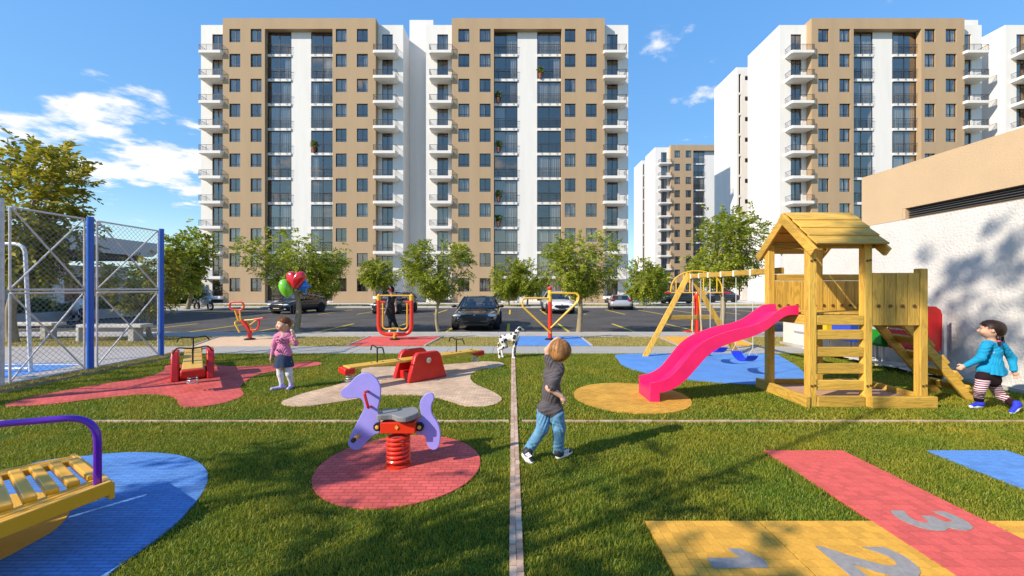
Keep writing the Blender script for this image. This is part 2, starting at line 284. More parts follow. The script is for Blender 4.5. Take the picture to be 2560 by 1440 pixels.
# near pavement with kerb stones
pv = MB().box(-60, 60, 13.502, 14.86, -.3, 0).build('pavement', conc)
pv['kind'] = 'structure'
kb = MB().box(-.49, .49, 0, .137, -.3, .006).mesh('kerb_stone', conc_l)
for i in range(60): link('kerb_stone', kb, pv, (-30 + i, 14.862, 0))
fp = MB().box(-75, 75, 35.137, 36.4, -.3, 0).build('far_pavement', conc_l); fp['kind'] = 'structure'
for i in range(66): link('kerb_stone', kb, fp, (-36 + i, 35, 0))
MB().box(-75, 75, 36.402, 39.6, -.3, -.006).build('far_verge', soil)['kind'] = 'structure'
MB().box(-75, 120, 39.602, 100, -.3, -.02).build('forecourt', conc_l)['kind'] = 'structure'
for k, x in enumerate([-28, -15.8, -6.2, 1.6, 10.5, 17.0, 22]): tag(MB().prism([(x, 35.3, 0), (x + 2.6, 35.3, 0), (x + 2.2, 36.2, 0), (x + .4, 36.2, 0)], (0, 0, .05), None).build('ramp', conc, fp))
# path of grey slabs along the lawn
slabm = mat('grey_slab', (.40, .385, .36), .9, .2, var=.18, scale=1.6, bump=.35, bscale=50, detail=8)
pth = MB().box(-8.3, 8.0, 10.062, 11.3, -.3, -.014).build('path', mat('joint_sand', (.2, .18, .15), .95)); pth['kind'] = 'structure'
sb = [MB().box(.004, .6 - .004, .004, .3, -.05, 0).mesh('paving_slab', slabm), MB().box(.004, .6 - .004, .004, .3, -.05, .004).mesh('paving_slab', slabm)]
for r_ in range(4):
    for i in range(27): link('paving_slab', sb[rd.random() < .3], pth, (-8.3 + i * .6 + (.0 if r_ % 2 else .3) - .3 * (r_ % 2 == 0), 10.064 + r_ * .309, rd.uniform(-.003, .003)))
# coloured play surfaces
c_red = (.67, .115, .10); c_blu = (.105, .27, .64); c_yel = (.72, .38, .055); c_bei = (.68, .48, .32)
m_red = brickmat('red_rubber_paver', c_red, .10, .05); m_blu = brickmat('blue_rubber_paver', c_blu, .12, .03, var=.12); m_yel = brickmat('yellow_rubber_paver', c_yel, .09, .045); m_bei = brickmat('beige_rubber_paver', c_bei, .10, .05)
m_redf = mat('red_rubber', c_red, .85, .2, var=.2, scale=1.8, bump=.5, bscale=90, detail=9); m_bluf = mat('blue_rubber', c_blu, .85, .2, var=.2, scale=1.8, bump=.5, bscale=90, detail=9); m_yelf = mat('yellow_rubber', c_yel, .85, .2, var=.2, scale=1.8, bump=.5, bscale=90, detail=9); m_beif = mat('beige_rubber', c_bei, .85, .2, var=.12, scale=4, bump=.5, bscale=90)
def circ(x, y, r, n=64): return [(x + r * math.cos(2 * math.pi * i / n), y + r * math.sin(2 * math.pi * i / n)) for i in range(n)]
pol = {}
pol['red_play_surface'] = smooth2(Z8([(25, 298), (60, 285), (230, 245), (480, 200), (650, 175), (740, 155), (795, 130), (800, 110), (840, 103), (940, 100), (1040, 105), (1150, 112), (1250, 108), (1400, 97), (1500, 87), (1550, 92), (1555, 101), (1500, 112), (1400, 125), (1300, 140), (1240, 155), (1190, 185), (1165, 212), (1182, 245), (1150, 267), (1060, 295), (960, 308), (885, 305), (862, 285), (852, 266), (790, 250), (700, 247), (600, 255), (450, 270), (250, 295), (100, 303), (40, 305)], 1.939, 0, 860), 3)
pol['beige_play_surface'] = smooth2(Z8([(1365, 290), (1385, 273), (1480, 240), (1600, 210), (1700, 180), (1750, 155), (1750, 130), (1770, 118), (1850, 113), (1980, 110), (2100, 105), (2250, 95), (2340, 87), (2420, 90), (2442, 103), (2400, 117), (2330, 125), (2290, 145), (2280, 170), (2310, 200), (2380, 230), (2430, 262), (2420, 285), (2370, 303), (2300, 307), (2230, 298), (2180, 280), (2100, 260), (2000, 250), (1900, 250), (1800, 255), (1700, 275), (1600, 290), (1500, 303), (1400, 303)], 1.939, 0, 860), 3)
pol['blue_play_surface'] = smooth2(Z8([(740, 420), (930, 400), (1150, 390), (1350, 395), (1530, 415), (1680, 465), (1760, 530), (1782, 600), (1765, 680), (1720, 760), (1640, 860), (1520, 990), (1400, 1090), (1250, 1205), (1100, 1310), (930, 1440), (600, 1700), (-100, 1750), (-500, 1300), (-300, 800), (150, 530), (450, 450)], 3.428, 0, 1020), 4)
pol['yellow_play_surface'] = smooth2(Z8([(602, 890), (560, 970), (450, 1075), (230, 1200), (0, 1320), (-300, 1400), (-450, 1200), (-250, 900), (100, 760), (400, 750), (560, 810)], 3.428, 0, 1020), 4)
pol['swing_play_surface'] = smooth2([G(*q) for q in [(1550, 887), (1545, 900), (1562, 917), (1620, 935), (1721, 951), (1842, 961), (1934, 964), (1990, 961), (2011, 949), (2010, 935), (1995, 919), (1963, 899), (1935, 887), (1850, 885), (1700, 885)]], 4)
pol['round_yellow_play_surface'] = circ(1.794, 6.06, .851); pol['round_red_play_surface'] = circ(-1.035, 3.715, .739)
pm = dict(red_play_surface=m_red, beige_play_surface=m_bei, blue_play_surface=m_blu, yellow_play_surface=m_yelf, swing_play_surface=m_bluf, round_yellow_play_surface=m_yel, round_red_play_surface=m_red)
for k, v in pol.items(): flat(k, v, .020 if k == 'yellow_play_surface' else .014, pm[k], .05)
for nm, q, m_ in [('beige_gym_surface', [(481, 866), (545, 843), (748, 843), (684, 866)], m_beif), ('red_gym_surface', [(867, 865), (924, 842), (1106, 842), (1062, 865)], m_redf), ('blue_gym_surface', [(1288, 865), (1296, 841), (1450, 841), (1480, 865)], m_bluf), ('yellow_gym_surface', [(1697, 865), (1643, 842), (1830, 842), (1890, 865)], m_yelf)]:
    p4 = [G(*a) for a in q]; s_ = flat(nm, p4, .012, m_, .05)
    for a, b in ((0, 1), (2, 3)): MB().bar((*p4[a], .0), (*p4[b], .0), .07, .06).build('edging', conc, s_, bev=.008)
# brick strips crossing the lawn
strip = root('brick_strip', kind='structure'); bm_ = [mat('pink_brick_%d' % i, c, .85, .2, var=.15, scale=20, bump=.3, bscale=120) for i, c in enumerate([(.50, .345, .25), (.42, .28, .20), (.56, .41, .31)])]
bk = [MB().box(-.0205, .0205, .002, .098, -.02, .020).mesh('brick', m_) for m_ in bm_]
for i in range(78):
    for s_ in (-1, 1): link('brick', rd.choice(bk), strip, (.026 + s_ * .0215 + rd.uniform(-.002, .002), 2.15 + i * .1 + (.05 if s_ > 0 else 0), rd.uniform(-.003, .002)))
strip2 = root('cross_brick_strip', kind='structure'); bk2 = [MB().box(.002, .158, -.014, .014, -.02, .022).mesh('brick', m_) for m_ in bm_]
for i in range(92):
    x = -7.4 + i * .16
    if -.2 < x < .06: continue
    link('brick', rd.choice(bk2), strip2, (x, 4.925 + rd.uniform(-.002, .002), rd.uniform(-.003, .002)))
# numbered hopscotch court
hops = root('hopscotch_court', kind='structure'); graym = mat('grey_paint', (.30, .285, .275), .85, .2, var=.2, scale=25, bump=.4, bscale=120)
tm = {k: [mat('%s_tile_%d' % (k, i), tuple(min(1, x * f) for x in c), .8, .3, var=.14, scale=30, bump=.5, bscale=150) for i, f in enumerate((.90, 1.0, 1.08))] for k, c in (('yellow', c_yel), ('red', c_red), ('blue', c_blu))}
tl = {k: [MB().add([(.0, .0, -.02), (.0655, 0, -.02), (.0655, .0655, -.02), (0, .0655, -.02), (.0015, .0015, 0), (.064, .0015, 0), (.064, .064, 0), (.0015, .064, 0)], [(4, 5, 6, 7), (0, 1, 5, 4), (1, 2, 6, 5), (2, 3, 7, 6), (3, 0, 4, 7)]).mesh('tile', m_) for m_ in ms] for k, ms in tm.items()}
hp = []
def panel(x0, x1, y0, y1, key, nobj):
    hp.append([(x0, y0), (x1, y0), (x1, y1), (x0, y1)])
    jm = mat('%s_joint' % key, {'yellow': (.40, .20, .03), 'red': (.42, .06, .06), 'blue': (.06, .16, .4)}[key], .9, .1)
    p = flat('panel', hp[-1], .012, jm, .05, parent=hops); nx = round((x1 - x0) / .0667); ny = round((y1 - y0) / .0667); sx = (x1 - x0) / nx; sy = (y1 - y0) / ny; c = 0; rest = []
    cells = [(i, j) for j in range(ny) for i in range(nx)]
    vis = [(i, j) for i, j in cells if y0 + j * sy > 2.2]; vis.sort(key=lambda q: q[1])
    sel = set(vis[:nobj])
    for i, j in cells:
        loc = (x0 + i * sx + .0006, y0 + j * sy + .0006, .0185 + rd.uniform(-.0006, .0008))
        if (i, j) in sel: link('tile', rd.choice(tl[key]), p, loc)
        else: rest.append(loc)
    if rest:
        b = MB(); t = tl[key][1]; tv = [v.co.copy() for v in t.vertices]; tf = [list(q.vertices) for q in t.polygons]
        for loc in rest: b.add([v + Vector(loc) for v in tv], tf)
        b.build('tiles', tm[key][1], p, kind='stuff')
    return p
pA = panel(.93, 1.722, 1.6, 2.806, 'yellow', 120); pB = panel(1.73, 2.522, 1.6, 2.806, 'yellow', 120); pC = panel(2.53, 3.325, 1.6, 4.024, 'red', 280); pD = panel(3.333, 4.13, 1.6, 2.806, 'yellow', 120); pE = panel(4.17, 4.97, 1.6, 4.024, 'blue', 280)
def text_mesh(txt, size, ext, offset=0.0):
    cu = bpy.data.curves.new('t', 'FONT'); cu.body = txt; cu.size = size; cu.extrude = ext; cu.align_x = 'CENTER'; cu.align_y = 'CENTER'; cu.offset = offset; cu.resolution_u = 4
    o = bpy.data.objects.new('t', cu); COL.objects.link(o); dg = bpy.context.evaluated_depsgraph_get(); me = bpy.data.meshes.new_from_object(o.evaluated_get(dg)); bpy.data.objects.remove(o); return me
one = [G(1560 + a / 2.56, 1080 + b / 2.56) for a, b in [(530, 830), (575, 895), (930, 892), (895, 838), (745, 768), (660, 768), (745, 828)]]
MB().prism([(a, b, .0195) for a, b in one], (0, 0, .004), None).build('numeral', graym, pA)
for tx, x, y, pp, s_ in (('2', 2.12, 2.37, pB, .50), ('3', 2.93, 2.80, pC, .46)):
    me = text_mesh(tx, s_ * 1.25, .002, .018); me.materials.append(graym); o = link('numeral', me, pp, (x, y, .0215)); o.rotation_euler = (0, 0, R(-90))
# parking bay lines
for i, x in enumerate([-20.5, -17.95, -15.4, -12.85, -10.3, -7.75, -5.2, -2.62, -.16, 2.27, 4.9, 7.5, 10.05]):
    tag(MB().box(x - .06, x + .06, 15.05, 19.6, -.1, -.0965).build('bay_line', ylw), kind='structure')
    tag(MB().box(x - .06, x + .06, 26.6, 32.2, -.1, -.0965).build('bay_line', ylw), kind='structure')
for x in (12.6, 15.2, 17.8): tag(MB().box(x - .06, x + .06, 26.6, 32.2, -.1, -.0965).build('bay_line', ylw), kind='structure')
# grass blades
def inpoly(x, y, poly):
    r = np.zeros(len(x), bool); px = np.array([p[0] for p in poly]); py = np.array([p[1] for p in poly]); j = len(px) - 1
    for i in range(len(px)):
        c = ((py[i] > y) != (py[j] > y)) & (x < (px[j] - px[i]) * (y - py[i]) / (py[j] - py[i] + 1e-12) + px[i]); r ^= c; j = i
    return r
def blades(x, y, h, w, z=0, seg=3, lean=.8):
    n = len(x); a = rng.uniform(0, 2 * np.pi, n); t = rng.uniform(.2, lean, n) * h; ta = rng.uniform(0, 2 * np.pi, n); c, s = np.cos(a), np.sin(a); B = np.stack([x, y, np.full(n, z)], 1); d = np.stack([c, s, np.zeros(n)], 1) * w[:, None] / 2
    tip = B + np.stack([np.cos(ta) * t, np.sin(ta) * t, np.sqrt(np.maximum(h * h - t * t * .6, h * h * .1))], 1)
    if seg == 1:
        v = np.stack([B - d, B + d, tip], 1).reshape(-1, 3); return v, np.arange(3 * n).reshape(-1, 3)
    m = B + np.stack([np.cos(ta) * t * .3, np.sin(ta) * t * .3, h * .55], 1)
    v = np.stack([B - d, B + d, m + d * .75, m - d * .75, tip], 1).reshape(-1, 3); k = np.arange(n)[:, None] * 5
    return v, np.concatenate([k + [0, 1, 2], k + [0, 2, 3], k + [3, 2, 4]], 1).reshape(-1, 3)
def lawn_pts(n, x0, x1, y0, y1, cone=True):
    x = rng.uniform(x0, x1, n); y = rng.uniform(y0, y1, n); k = np.ones(n, bool)
    if cone: k &= np.abs(x) < 1.34 * y + .7
    k &= ~((np.abs(x - .026) < .040) & (y > 2.1)) & ~((np.abs(y - 4.925) < .013))
    for q in list(pol.values()) + hp: k &= ~inpoly(x, y, q)
    return x[k], y[k]
gm = leafmat('grass_blade', (.15, .205, .016), (.335, .385, .042), .38, (.38, .38, .09), macro=1.1)
x, y = lawn_pts(300000, -5.5, 6.0, 1.7, 4.6); pn = np.sin(x * 5 + np.sin(y * 4) * 2) * .25 + .9
v1, f1 = blades(x, y, rng.uniform(.018, .040, len(x)) * pn, rng.uniform(.003, .006, len(x)), lean=.95)
x, y = lawn_pts(330000, -8, 8, 4.5, 10.04)
v2, f2 = blades(x, y, rng.uniform(.018, .042, len(x)), rng.uniform(.007, .013, len(x)), seg=1, lean=.95)
g1 = link('grass', mesh_np('grass', np.concatenate([v1, v2]), np.concatenate([f1, f2 + len(v1)]), gm)); tag(g1, 'short green lawn grass between the coloured play surfaces', 'grass', kind='stuff')
dm = leafmat('dry_grass_blade', (.30, .25, .06), (.46, .38, .13), .3, (.20, .23, .05)); x, y = rng.uniform(-22, 20, 60000), rng.uniform(11.32, 13.48, 60000); k = np.ones(len(x), bool)
for q in [[(481, 866), (545, 843), (748, 843), (684, 866)], [(867, 865), (924, 842), (1106, 842), (1062, 865)], [(1288, 865), (1296, 841), (1450, 841), (1480, 865)], [(1697, 865), (1643, 842), (1830, 842), (1890, 865)]]: k &= ~inpoly(x, y, [G(*a) for a in q])
x, y = x[k], y[k]; v, f = blades(x, y, rng.uniform(.02, .06, len(x)), rng.uniform(.012, .02, len(x)), seg=1); tag(link('dry_grass', mesh_np('dry_grass', v, f, dm)), 'yellowed grass on the strip under the exercise machines', 'grass', kind='stuff')
x, y = rng.uniform(-45, 40, 26000), rng.uniform(36.45, 39.5, 26000); v, f = blades(x, y, rng.uniform(.05, .13, len(x)), rng.uniform(.03, .05, len(x)), seg=1); tag(link('verge_grass', mesh_np('verge_grass', v, f, dm)), 'yellowed grass strip in front of the apartment towers', 'grass', kind='stuff')

# ================================================================== apartment towers
MC = {}
def cached(key, fn):
    if key not in MC: MC[key] = fn()
    return MC[key]
def win_frame(w, h, mull, transom, t=.05):
    def f():
        b = MB(); b.box(0, w, 0, .07, 0, t); b.box(0, w, 0, .07, h - t, h); b.box(0, t, 0, .07, t, h - t); b.box(w - t, w, 0, .07, t, h - t)
        if mull: b.box(w / 2 - t * .6, w / 2 + t * .6, .004, .066, t, h - t)
        if transom: b.box(t, w / 2 - t * .6, .006, .06, transom, transom + t * .8); b.box(w / 2 + t * .6, w - t, .006, .06, transom, transom + t * .8)
        return b.mesh('window', framem)
    return cached(('wf', w, h, mull, transom), f)
def pane_mesh(w, h): return cached(('pane', w, h), lambda: MB().add([(0, 0, 0), (w, 0, 0), (w, 0, h), (0, 0, h)], [(0, 1, 2, 3)]).mesh('pane', glass))
def curtain_mesh(w, h, k):
    def f():
        n = max(8, int(w / .06)); v = []; fc = []
        for i in range(n + 1):
            x = w * i / n; y = .035 * math.sin(i * 1.7 + k) + .02 * math.sin(i * .6 * (k + 1)); v += [(x, y, 0), (x, y, h)]
        fc = [(2 * i, 2 * i + 2, 2 * i + 3, 2 * i + 1) for i in range(n)]
        return MB().add(v, fc).mesh('curtain', curt2 if k == 2 else curt)
    return cached(('cu', w, h, k), f)
def rail_mesh(w, d, h, nbar, nleg, foot):      # balustrade: front run of w, returns of d
    def f():
        b = MB(); r = .014
        for i in range(nbar):
            z = h * (1 - i / nbar) - (.0 if i == 0 else .02); rr = .021 if i == 0 else .010
            b.box(0, w, -rr, rr, z - rr, z + rr)
            if d: b.box(-rr, rr, 0, d, z - rr, z + rr); b.box(w - rr, w + rr, 0, d, z - rr, z + rr)
        for i in range(nleg):
            x = w * (i + .5) / nleg if foot else w * i / (nleg - 1); b.box(x - r, x + r, -r, r, -.18 if foot else 0, h)
            if foot: b.box(x - r, x + r, -r, .25, -.18, -.14)
        return b.mesh('railing', railm)
    return cached(('rl', w, d, h, nbar, nleg, foot), f)
def balcony_mesh():
    def f():
        b = MB(); w = 2.6; t = [(0, 1.2), (0, .12), (.12, 0), (w - .12, 0), (w, .12), (w, 1.2)]
        b.prism([(x, y - 1.2, -.3) for x, y in t], (0, 0, .3), None)
        b.loft([[(x, y - 1.2, -.3) for x, y in t], [(.35 + (x / w) * (w - .7), -1.2 + 1.2 - (1.2 - y) * .62, -.44) for x, y in t]])
        return b.mesh('balcony', white)
    return cached('balc', f)
FL = [.2 + 2.78 * k for k in range(11)]
def tower(x0, y0, label, seed, core=True, detail=True):
    t = root('apartment_tower', label, 'building', (x0, y0, 0), group='apartment towers'); q = random.Random(seed)
    at = lambda u, d, z: (x0 + u, y0 + d, z); atT = lambda u, d, z: (x0 + u, y0 - .8 + d, z)
    Wd = 22.95; wins = [(3.78, 5.0), (6.15, 7.37), (15.65, 16.85), (18.0, 19.22)]; doors = [(1.28, 2.5), (20.55, 21.77)]
    b = MB(); b.wall(0, 3.05, 0, 31.5, [(1.28, 2.5, f - .1, f + 2.45) for f in FL], .2, at); b.wall(20.1, Wd, 0, 31.5, [(20.55, 21.77, f - .1, f + 2.45) for f in FL], .2, at)
    X0, X1, Y0, Y1, H = x0, x0 + Wd, y0, y0 + 6.1, 31.5
    b.add([(X0, Y0, 0), (X0, Y1, 0), (X0, Y1, H), (X0, Y0, H)], [(0, 1, 2, 3)]); b.add([(X1, Y0, 0), (X1, Y1, 0), (X1, Y1, H), (X1, Y0, H)], [(0, 1, 2, 3)]); b.add([(X0, Y1, 0), (X1, Y1, 0), (X1, Y1, H), (X0, Y1, H)], [(0, 1, 2, 3)]); b.add([(X0, Y0, H), (X1, Y0, H), (X1, Y1, H), (X0, Y1, H)], [(0, 1, 2, 3)])
    b.build('wall', white, t)
    bb = MB(); bb.wall(0, Wd, 0, 31.5, [(.30, .62, f + .1, f + 2.6) for f in FL] + [(1.15, 1.95, f + 1.75, f + 2.35) for f in FL], .25, lambda u, d, z: (x0 + u, y0 + 8.7 + d, z))
    bb.add([(X0, y0 + 8.7, 0), (X0, y0 + 14.6, 0), (X0, y0 + 14.6, H), (X0, y0 + 8.7, H)], [(0, 1, 2, 3)]); bb.add([(X1, y0 + 8.7, 0), (X1, y0 + 14.6, 0), (X1, y0 + 14.6, H), (X1, y0 + 8.7, H)], [(0, 1, 2, 3)]); bb.add([(X0, y0 + 8.7, H), (X1, y0 + 8.7, H), (X1, y0 + 14.6, H), (X0, y0 + 14.6, H)], [(0, 1, 2, 3)])
    bb.add([(X0, y0 + 14.6, 0), (X1, y0 + 14.6, 0), (X1, y0 + 14.6, H), (X0, y0 + 14.6, H)], [(0, 1, 2, 3)]); bb.build('rear_wing', white, t)
    MB().box(x0 + .1, x0 + 2.6, y0 + 9.0, y0 + 9.05, 0, 31).build('stair_glazing', framem, t)
    MB().box(x0 + 5, x0 + 18, y0 + 6.102, y0 + 8.698, 0, 31).build('link_block', white, t)
    if core: MB().box(x0 + Wd + .005, x0 + Wd + 2.85, y0 + 2.8, y0 + 7.5, 0, 33.95).build('stair_core', white, t)
    # tan frame
    b = MB(); b.wall(3.05, 20.1, 0, 31.75, [(a, c, f + 1.06, f + 2.55) for a, c in wins for f in FL] + [(7.74, 15.29, 0.002, 30.55)], .6, atT)
    for xx in (3.05, 20.1): b.add([at(xx, -.8, 0), at(xx, .5, 0), at(xx, .5, 31.75), at(xx, -.8, 31.75)], [(0, 1, 2, 3)])
    b.add([at(3.05, -.8, 31.75), at(20.1, -.8, 31.75), at(20.1, .5, 31.75), at(3.05, .5, 31.75)], [(0, 1, 2, 3)]); b.add([at(3.05, .5, 31.4), at(20.1, .5, 31.4), at(20.1, .5, 31.75), at(3.05, .5, 31.75)], [(0, 1, 2, 3)])
    b.build('tan_facade', tan, t)
    MB().box(x0 + 10.38, x0 + 12.6, y0 - .2, y0 + .4, 0, 30.54).build('centre_panel', white, t)
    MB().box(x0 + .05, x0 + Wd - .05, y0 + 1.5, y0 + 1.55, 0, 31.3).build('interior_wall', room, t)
    fl = MB()
    for f in FL[1:]: fl.box(x0 + .05, x0 + Wd - .05, y0 + .35, y0 + 1.49, f - .2, f - .05)
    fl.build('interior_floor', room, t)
    def window(name, u, y, z, w, h, transom, cprob):
        o = link(name, win_frame(w, h, True, transom), t, (u, y, z)); hw = w / 2 - .05 - .03
        for k in (0, 1):
            g = link('pane', pane_mesh(round(hw, 3), h - .1), o, (.05 + k * (w / 2 - .05 + .03), .035, .05)); g.rotation_euler = (R(q.uniform(-.5, .5)), 0, R(q.uniform(-.7, .7)))
        r_ = q.random()
        if r_ < cprob:
            kind = q.choice([0, 0, 1, 1, 2]); cw = q.choice([1.0, 1.0, .45, .3]) * w; link('curtain', curtain_mesh(round(cw, 2), h, kind), o, (0 if q.random() < .5 else w - cw, .16, 0))
        return o
    for f in FL:
        for a, c in wins: window('window', a, -.8 + .13, f + 1.06, 1.22 if c - a > 1.21 else 1.2, 1.49, .3, .7)
        for a, c in doors:
            window('balcony_door', a, .12, f - .1, 1.22, 2.55, .55, .5)
        for a, w in ((7.76, 2.6), (12.62, 2.65)):
            window('glazed_bay', a, -.2, f + .02, w, 2.45, 0, .65)
            MB_ = cached(('band', w), lambda: MB().box(0, w, -.12, .3, 0, .28).mesh('floor_band', white)); link('floor_band', MB_, t, (a, -.2, f - .262))
            link('railing', rail_mesh(w - .06, 0, 1.0, 6, 3, True), t, (a + .03, -.40, f + .05))
        for a in (.57, 19.9):
            if f > 1 or True:
                bo = link('balcony', balcony_mesh(), t, (a, 0, f - .02 if f > 1 else f + .55)); link('railing', rail_mesh(2.5, 1.1, .66, 5, 4, False), bo, (.05, -1.12, 0))
    return t
tower(-35.3, 45.4, 'tan and white apartment tower at left, behind the girl with balloons', 1, True)
tower(-9.76, 45.4, 'tan and white apartment tower in the centre, behind the black car facing the camera', 2, False)
tower(30.36, 45.4, 'tan and white apartment tower behind the wooden play tower roof', 3, True)
tower(55.98, 45.4, 'white apartment tower cut off by the right edge of the picture', 4, False)
tower(30.36, 84.9, 'farthest apartment tower, small, in the gap between the two nearer ones', 5, True)

# ================================================================== low building at right with the white wall
lb = root('low_building', 'low building with long white rough wall, tan upper band and black louvre', 'building', (8, 4, 0))
b = MB(); b.box(8.0, 14, -4, 11.8, -.2, 3.04); b.build('white_wall', wallw, lb)
b = MB(); b.wall(-4, 9.15, 3.045, 4.17, [(-3.99, 8.2, 3.05, 3.27)], .18, lambda u, d, z: (8.002 + d, u, z)); b.add([(8.002, 9.15, 3.045), (14, 9.15, 3.045), (14, 9.15, 4.17), (8.002, 9.15, 4.17)], [(0, 1, 2, 3)]); b.add([(8.002, -4, 4.17), (14, -4, 4.17), (14, 9.15, 4.17), (8.002, 9.15, 4.17)], [(0, 1, 2, 3)]); b.add([(8.002, -4, 3.045), (14, -4, 3.045), (14, -4, 4.17), (8.002, -4, 4.17)], [(0, 1, 2, 3)])
b.build('tan_band', tan2, lb)
lv = MB().box(8.16, 8.2, -3.98, 8.19, 3.05, 3.27).build('louvre', blk, lb); slatm = mat('louvre_slat', (.10, .10, .105), .4, .5)
sl_ = MB().obox((0, 0, 0), (0, 6.08, 0), (.035, 0, -.02), (.002, 0, .004)).mesh('slat', slatm)
for i in range(5): link('slat', sl_, lv, Vector((8.10, 2.11, 3.075 + i * .043)) - woff(lb))
MB().box(8.005, 8.16, 8.14, 8.198, 3.055, 3.265).build('louvre_jamb', tan2, lb)
MB().box(7.93, 7.999, -4, 11.85, -.1, .07).build('plinth', conc, lb)
# ================================================================== trees
bark = mat('bark', (.30, .25, .155), .9, .2, var=.35, scale=9, bump=.8, bscale=40, sx=(1, 1, .25))
lv1 = leafmat('leaf_green', (.15, .205, .015), (.40, .445, .038), .45, (.58, .52, .06)); lv2 = leafmat('leaf_olive', (.17, .175, .014), (.42, .36, .03), .45, (.6, .45, .06)); lv3 = leafmat('leaf_dark', (.08, .13, .015), (.22, .27, .035), .4)
def tree(name, label, base, trunk_h, cz, rx, rz, nspray, seed, lsize=.075, spray=.28, cx=(0, 0), trunk_r=.06, leaf=lv1, group='trees', gap=.35, lean=0):
    q = np.random.default_rng(seed); x, y, z0 = base; t = root(name, label, 'tree', base, group=group)
    top = Vector((x + cx[0] * .4 + lean, y + cx[1] * .4, z0 + trunk_h)); b = MB(); b0 = Vector((x, y, z0 - .1)); mid = (b0 + top) / 2 + Vector((q.normal(0, trunk_r), q.normal(0, trunk_r), 0))
    pts = bez([b0, mid, top], 5); b.tube(pts, [trunk_r * (1.35 - .55 * i / (len(pts) - 1)) * (1.35 if i == 0 else 1) for i in range(len(pts))], 9); C = Vector((x + cx[0], y + cx[1], cz))
    # branch ends spread through the crown
    ends = []; lobes = [C + Vector((q.uniform(-.66, .66) * rx, q.uniform(-.66, .66) * rx, q.uniform(-.62, .72) * rz)) for _ in range(9)]
    for i in range(26):
        lb_ = lobes[i % 9]; e = lb_ + Vector((q.normal(0, .22 * rx), q.normal(0, .22 * rx), q.normal(0, .2 * rz))); st = top - Vector((0, 0, q.uniform(0, .25) * trunk_h)) * (1 if i % 3 else .4)
        m1 = st.lerp(e, .5) + Vector((q.normal(0, .07 * rx), q.normal(0, .07 * rx), -.08 * rz)); pl = bez([st, m1, e], 4); r0 = trunk_r * (.62 if i < 9 else .36); b.tube(pl, [r0 * (1 - .82 * k / (len(pl) - 1)) for k in range(len(pl))], 5); ends.append(pl)
    b.build('trunk', bark, t, smooth=True)
    # sprays of leaflets: along the branches and through the lobes
    n = int(nspray * 1.6); S_ = np.zeros((n, 3)); ori = np.zeros((n, 3)); allp = np.array([tuple(p) for pl in ends for p in pl[2:]])
    k1 = int(n * .62); ii = q.integers(0, len(allp), k1); S_[:k1] = allp[ii] + q.normal(0, 1, (k1, 3)) * np.array([.17 * rx, .17 * rx, .17 * rz])
    ll = np.array([tuple(p) for p in lobes]); d = q.normal(0, 1, (n - k1, 3)); d /= np.linalg.norm(d, axis=1)[:, None]; S_[k1:] = ll[q.integers(0, 9, n - k1)] + d * np.array([rx, rx, rz]) * (.46 * q.uniform(.55, 1.05, (n - k1, 1)))
    Cn = np.array(tuple(C)); rel = (S_ - Cn) / np.array([rx, rx, rz]); rl = np.linalg.norm(rel, axis=1); S_ = np.where((rl > .98)[:, None], Cn + rel / rl[:, None] * 1.0 * np.array([rx, rx, rz]) * q.uniform(.72, 1.04, (n, 1)), S_)
    # holes
    for _ in range(int(9 * gap / .35)):
        d = q.normal(0, 1, 3); d /= np.linalg.norm(d); c = Cn + d * np.array([rx, rx, rz]) * q.uniform(.4, .95); keep = np.linalg.norm((S_ - c) / np.array([rx, rx, rz]), axis=1) > q.uniform(.16, .3); S_ = S_[keep]
    n = len(S_); out = S_ - Cn; out /= np.linalg.norm(out, axis=1)[:, None] + 1e-6; dr = out + q.normal(0, .55, (n, 3)) + np.array([0, 0, .15]); dr /= np.linalg.norm(dr, axis=1)[:, None]
    sd_ = np.cross(dr, np.array([0, 0, 1.0]) + q.normal(0, .35, (n, 3))); sd_ /= np.linalg.norm(sd_, axis=1)[:, None] + 1e-6; up = np.cross(sd_, dr)
    m = 6; V = []; ln = spray * q.uniform(.6, 1.3, n)
    for k in range(m):
        u = (k + .6) / m
        for s in (-1, 1):
            c = S_ + dr * (ln * u)[:, None] - np.array([0, 0, 1.0]) * (ln * u * u * .35)[:, None]; ld = sd_ * s * .9 + dr * .55 - up * q.uniform(-.1, .5, (n, 1)); ld += q.normal(0, .18, (n, 3)); ld /= np.linalg.norm(ld, axis=1)[:, None]
            wv = np.cross(ld, up + q.normal(0, .4, (n, 3))); wv /= np.linalg.norm(wv, axis=1)[:, None] + 1e-6; lz = (lsize * 1.24 * q.uniform(.7, 1.25, n))[:, None]
            V.append(np.stack([c, c + ld * lz * .5 + wv * lz * .23, c + ld * lz - up * lz * .12, c + ld * lz * .5 - wv * lz * .23], 1))
    V = np.concatenate(V).reshape(-1, 3) - np.array(base); link('crown', mesh_np('crown', V, np.arange(len(V)).reshape(-1, 4), leaf), t, kind=None)
    return t
kerbz = 0
tree('street_tree', 'leafy young tree whose trunk stands right behind the balloons', (-8.1, 15.0, 0), 1.75, 2.95, 1.85, 1.12, 950, 21, .085, .30, (.0, .0), .09, lv1, 'young trees along the near pavement')
tree('street_tree', 'bushy young tree left of the black car', (-2.75, 15.0, 0), 1.25, 2.45, 1.3, .98, 760, 22, .08, .28, (0, 0), .055, lv1, 'young trees along the near pavement', gap=.2)
tree('street_tree', 'open crowned young tree rising behind the yellow arm exerciser', (2.5, 15.0, 0), 1.6, 2.75, 1.5, 1.25, 720, 23, .085, .28, (.1, 0), .085, lv1, 'young trees along the near pavement', gap=.45)
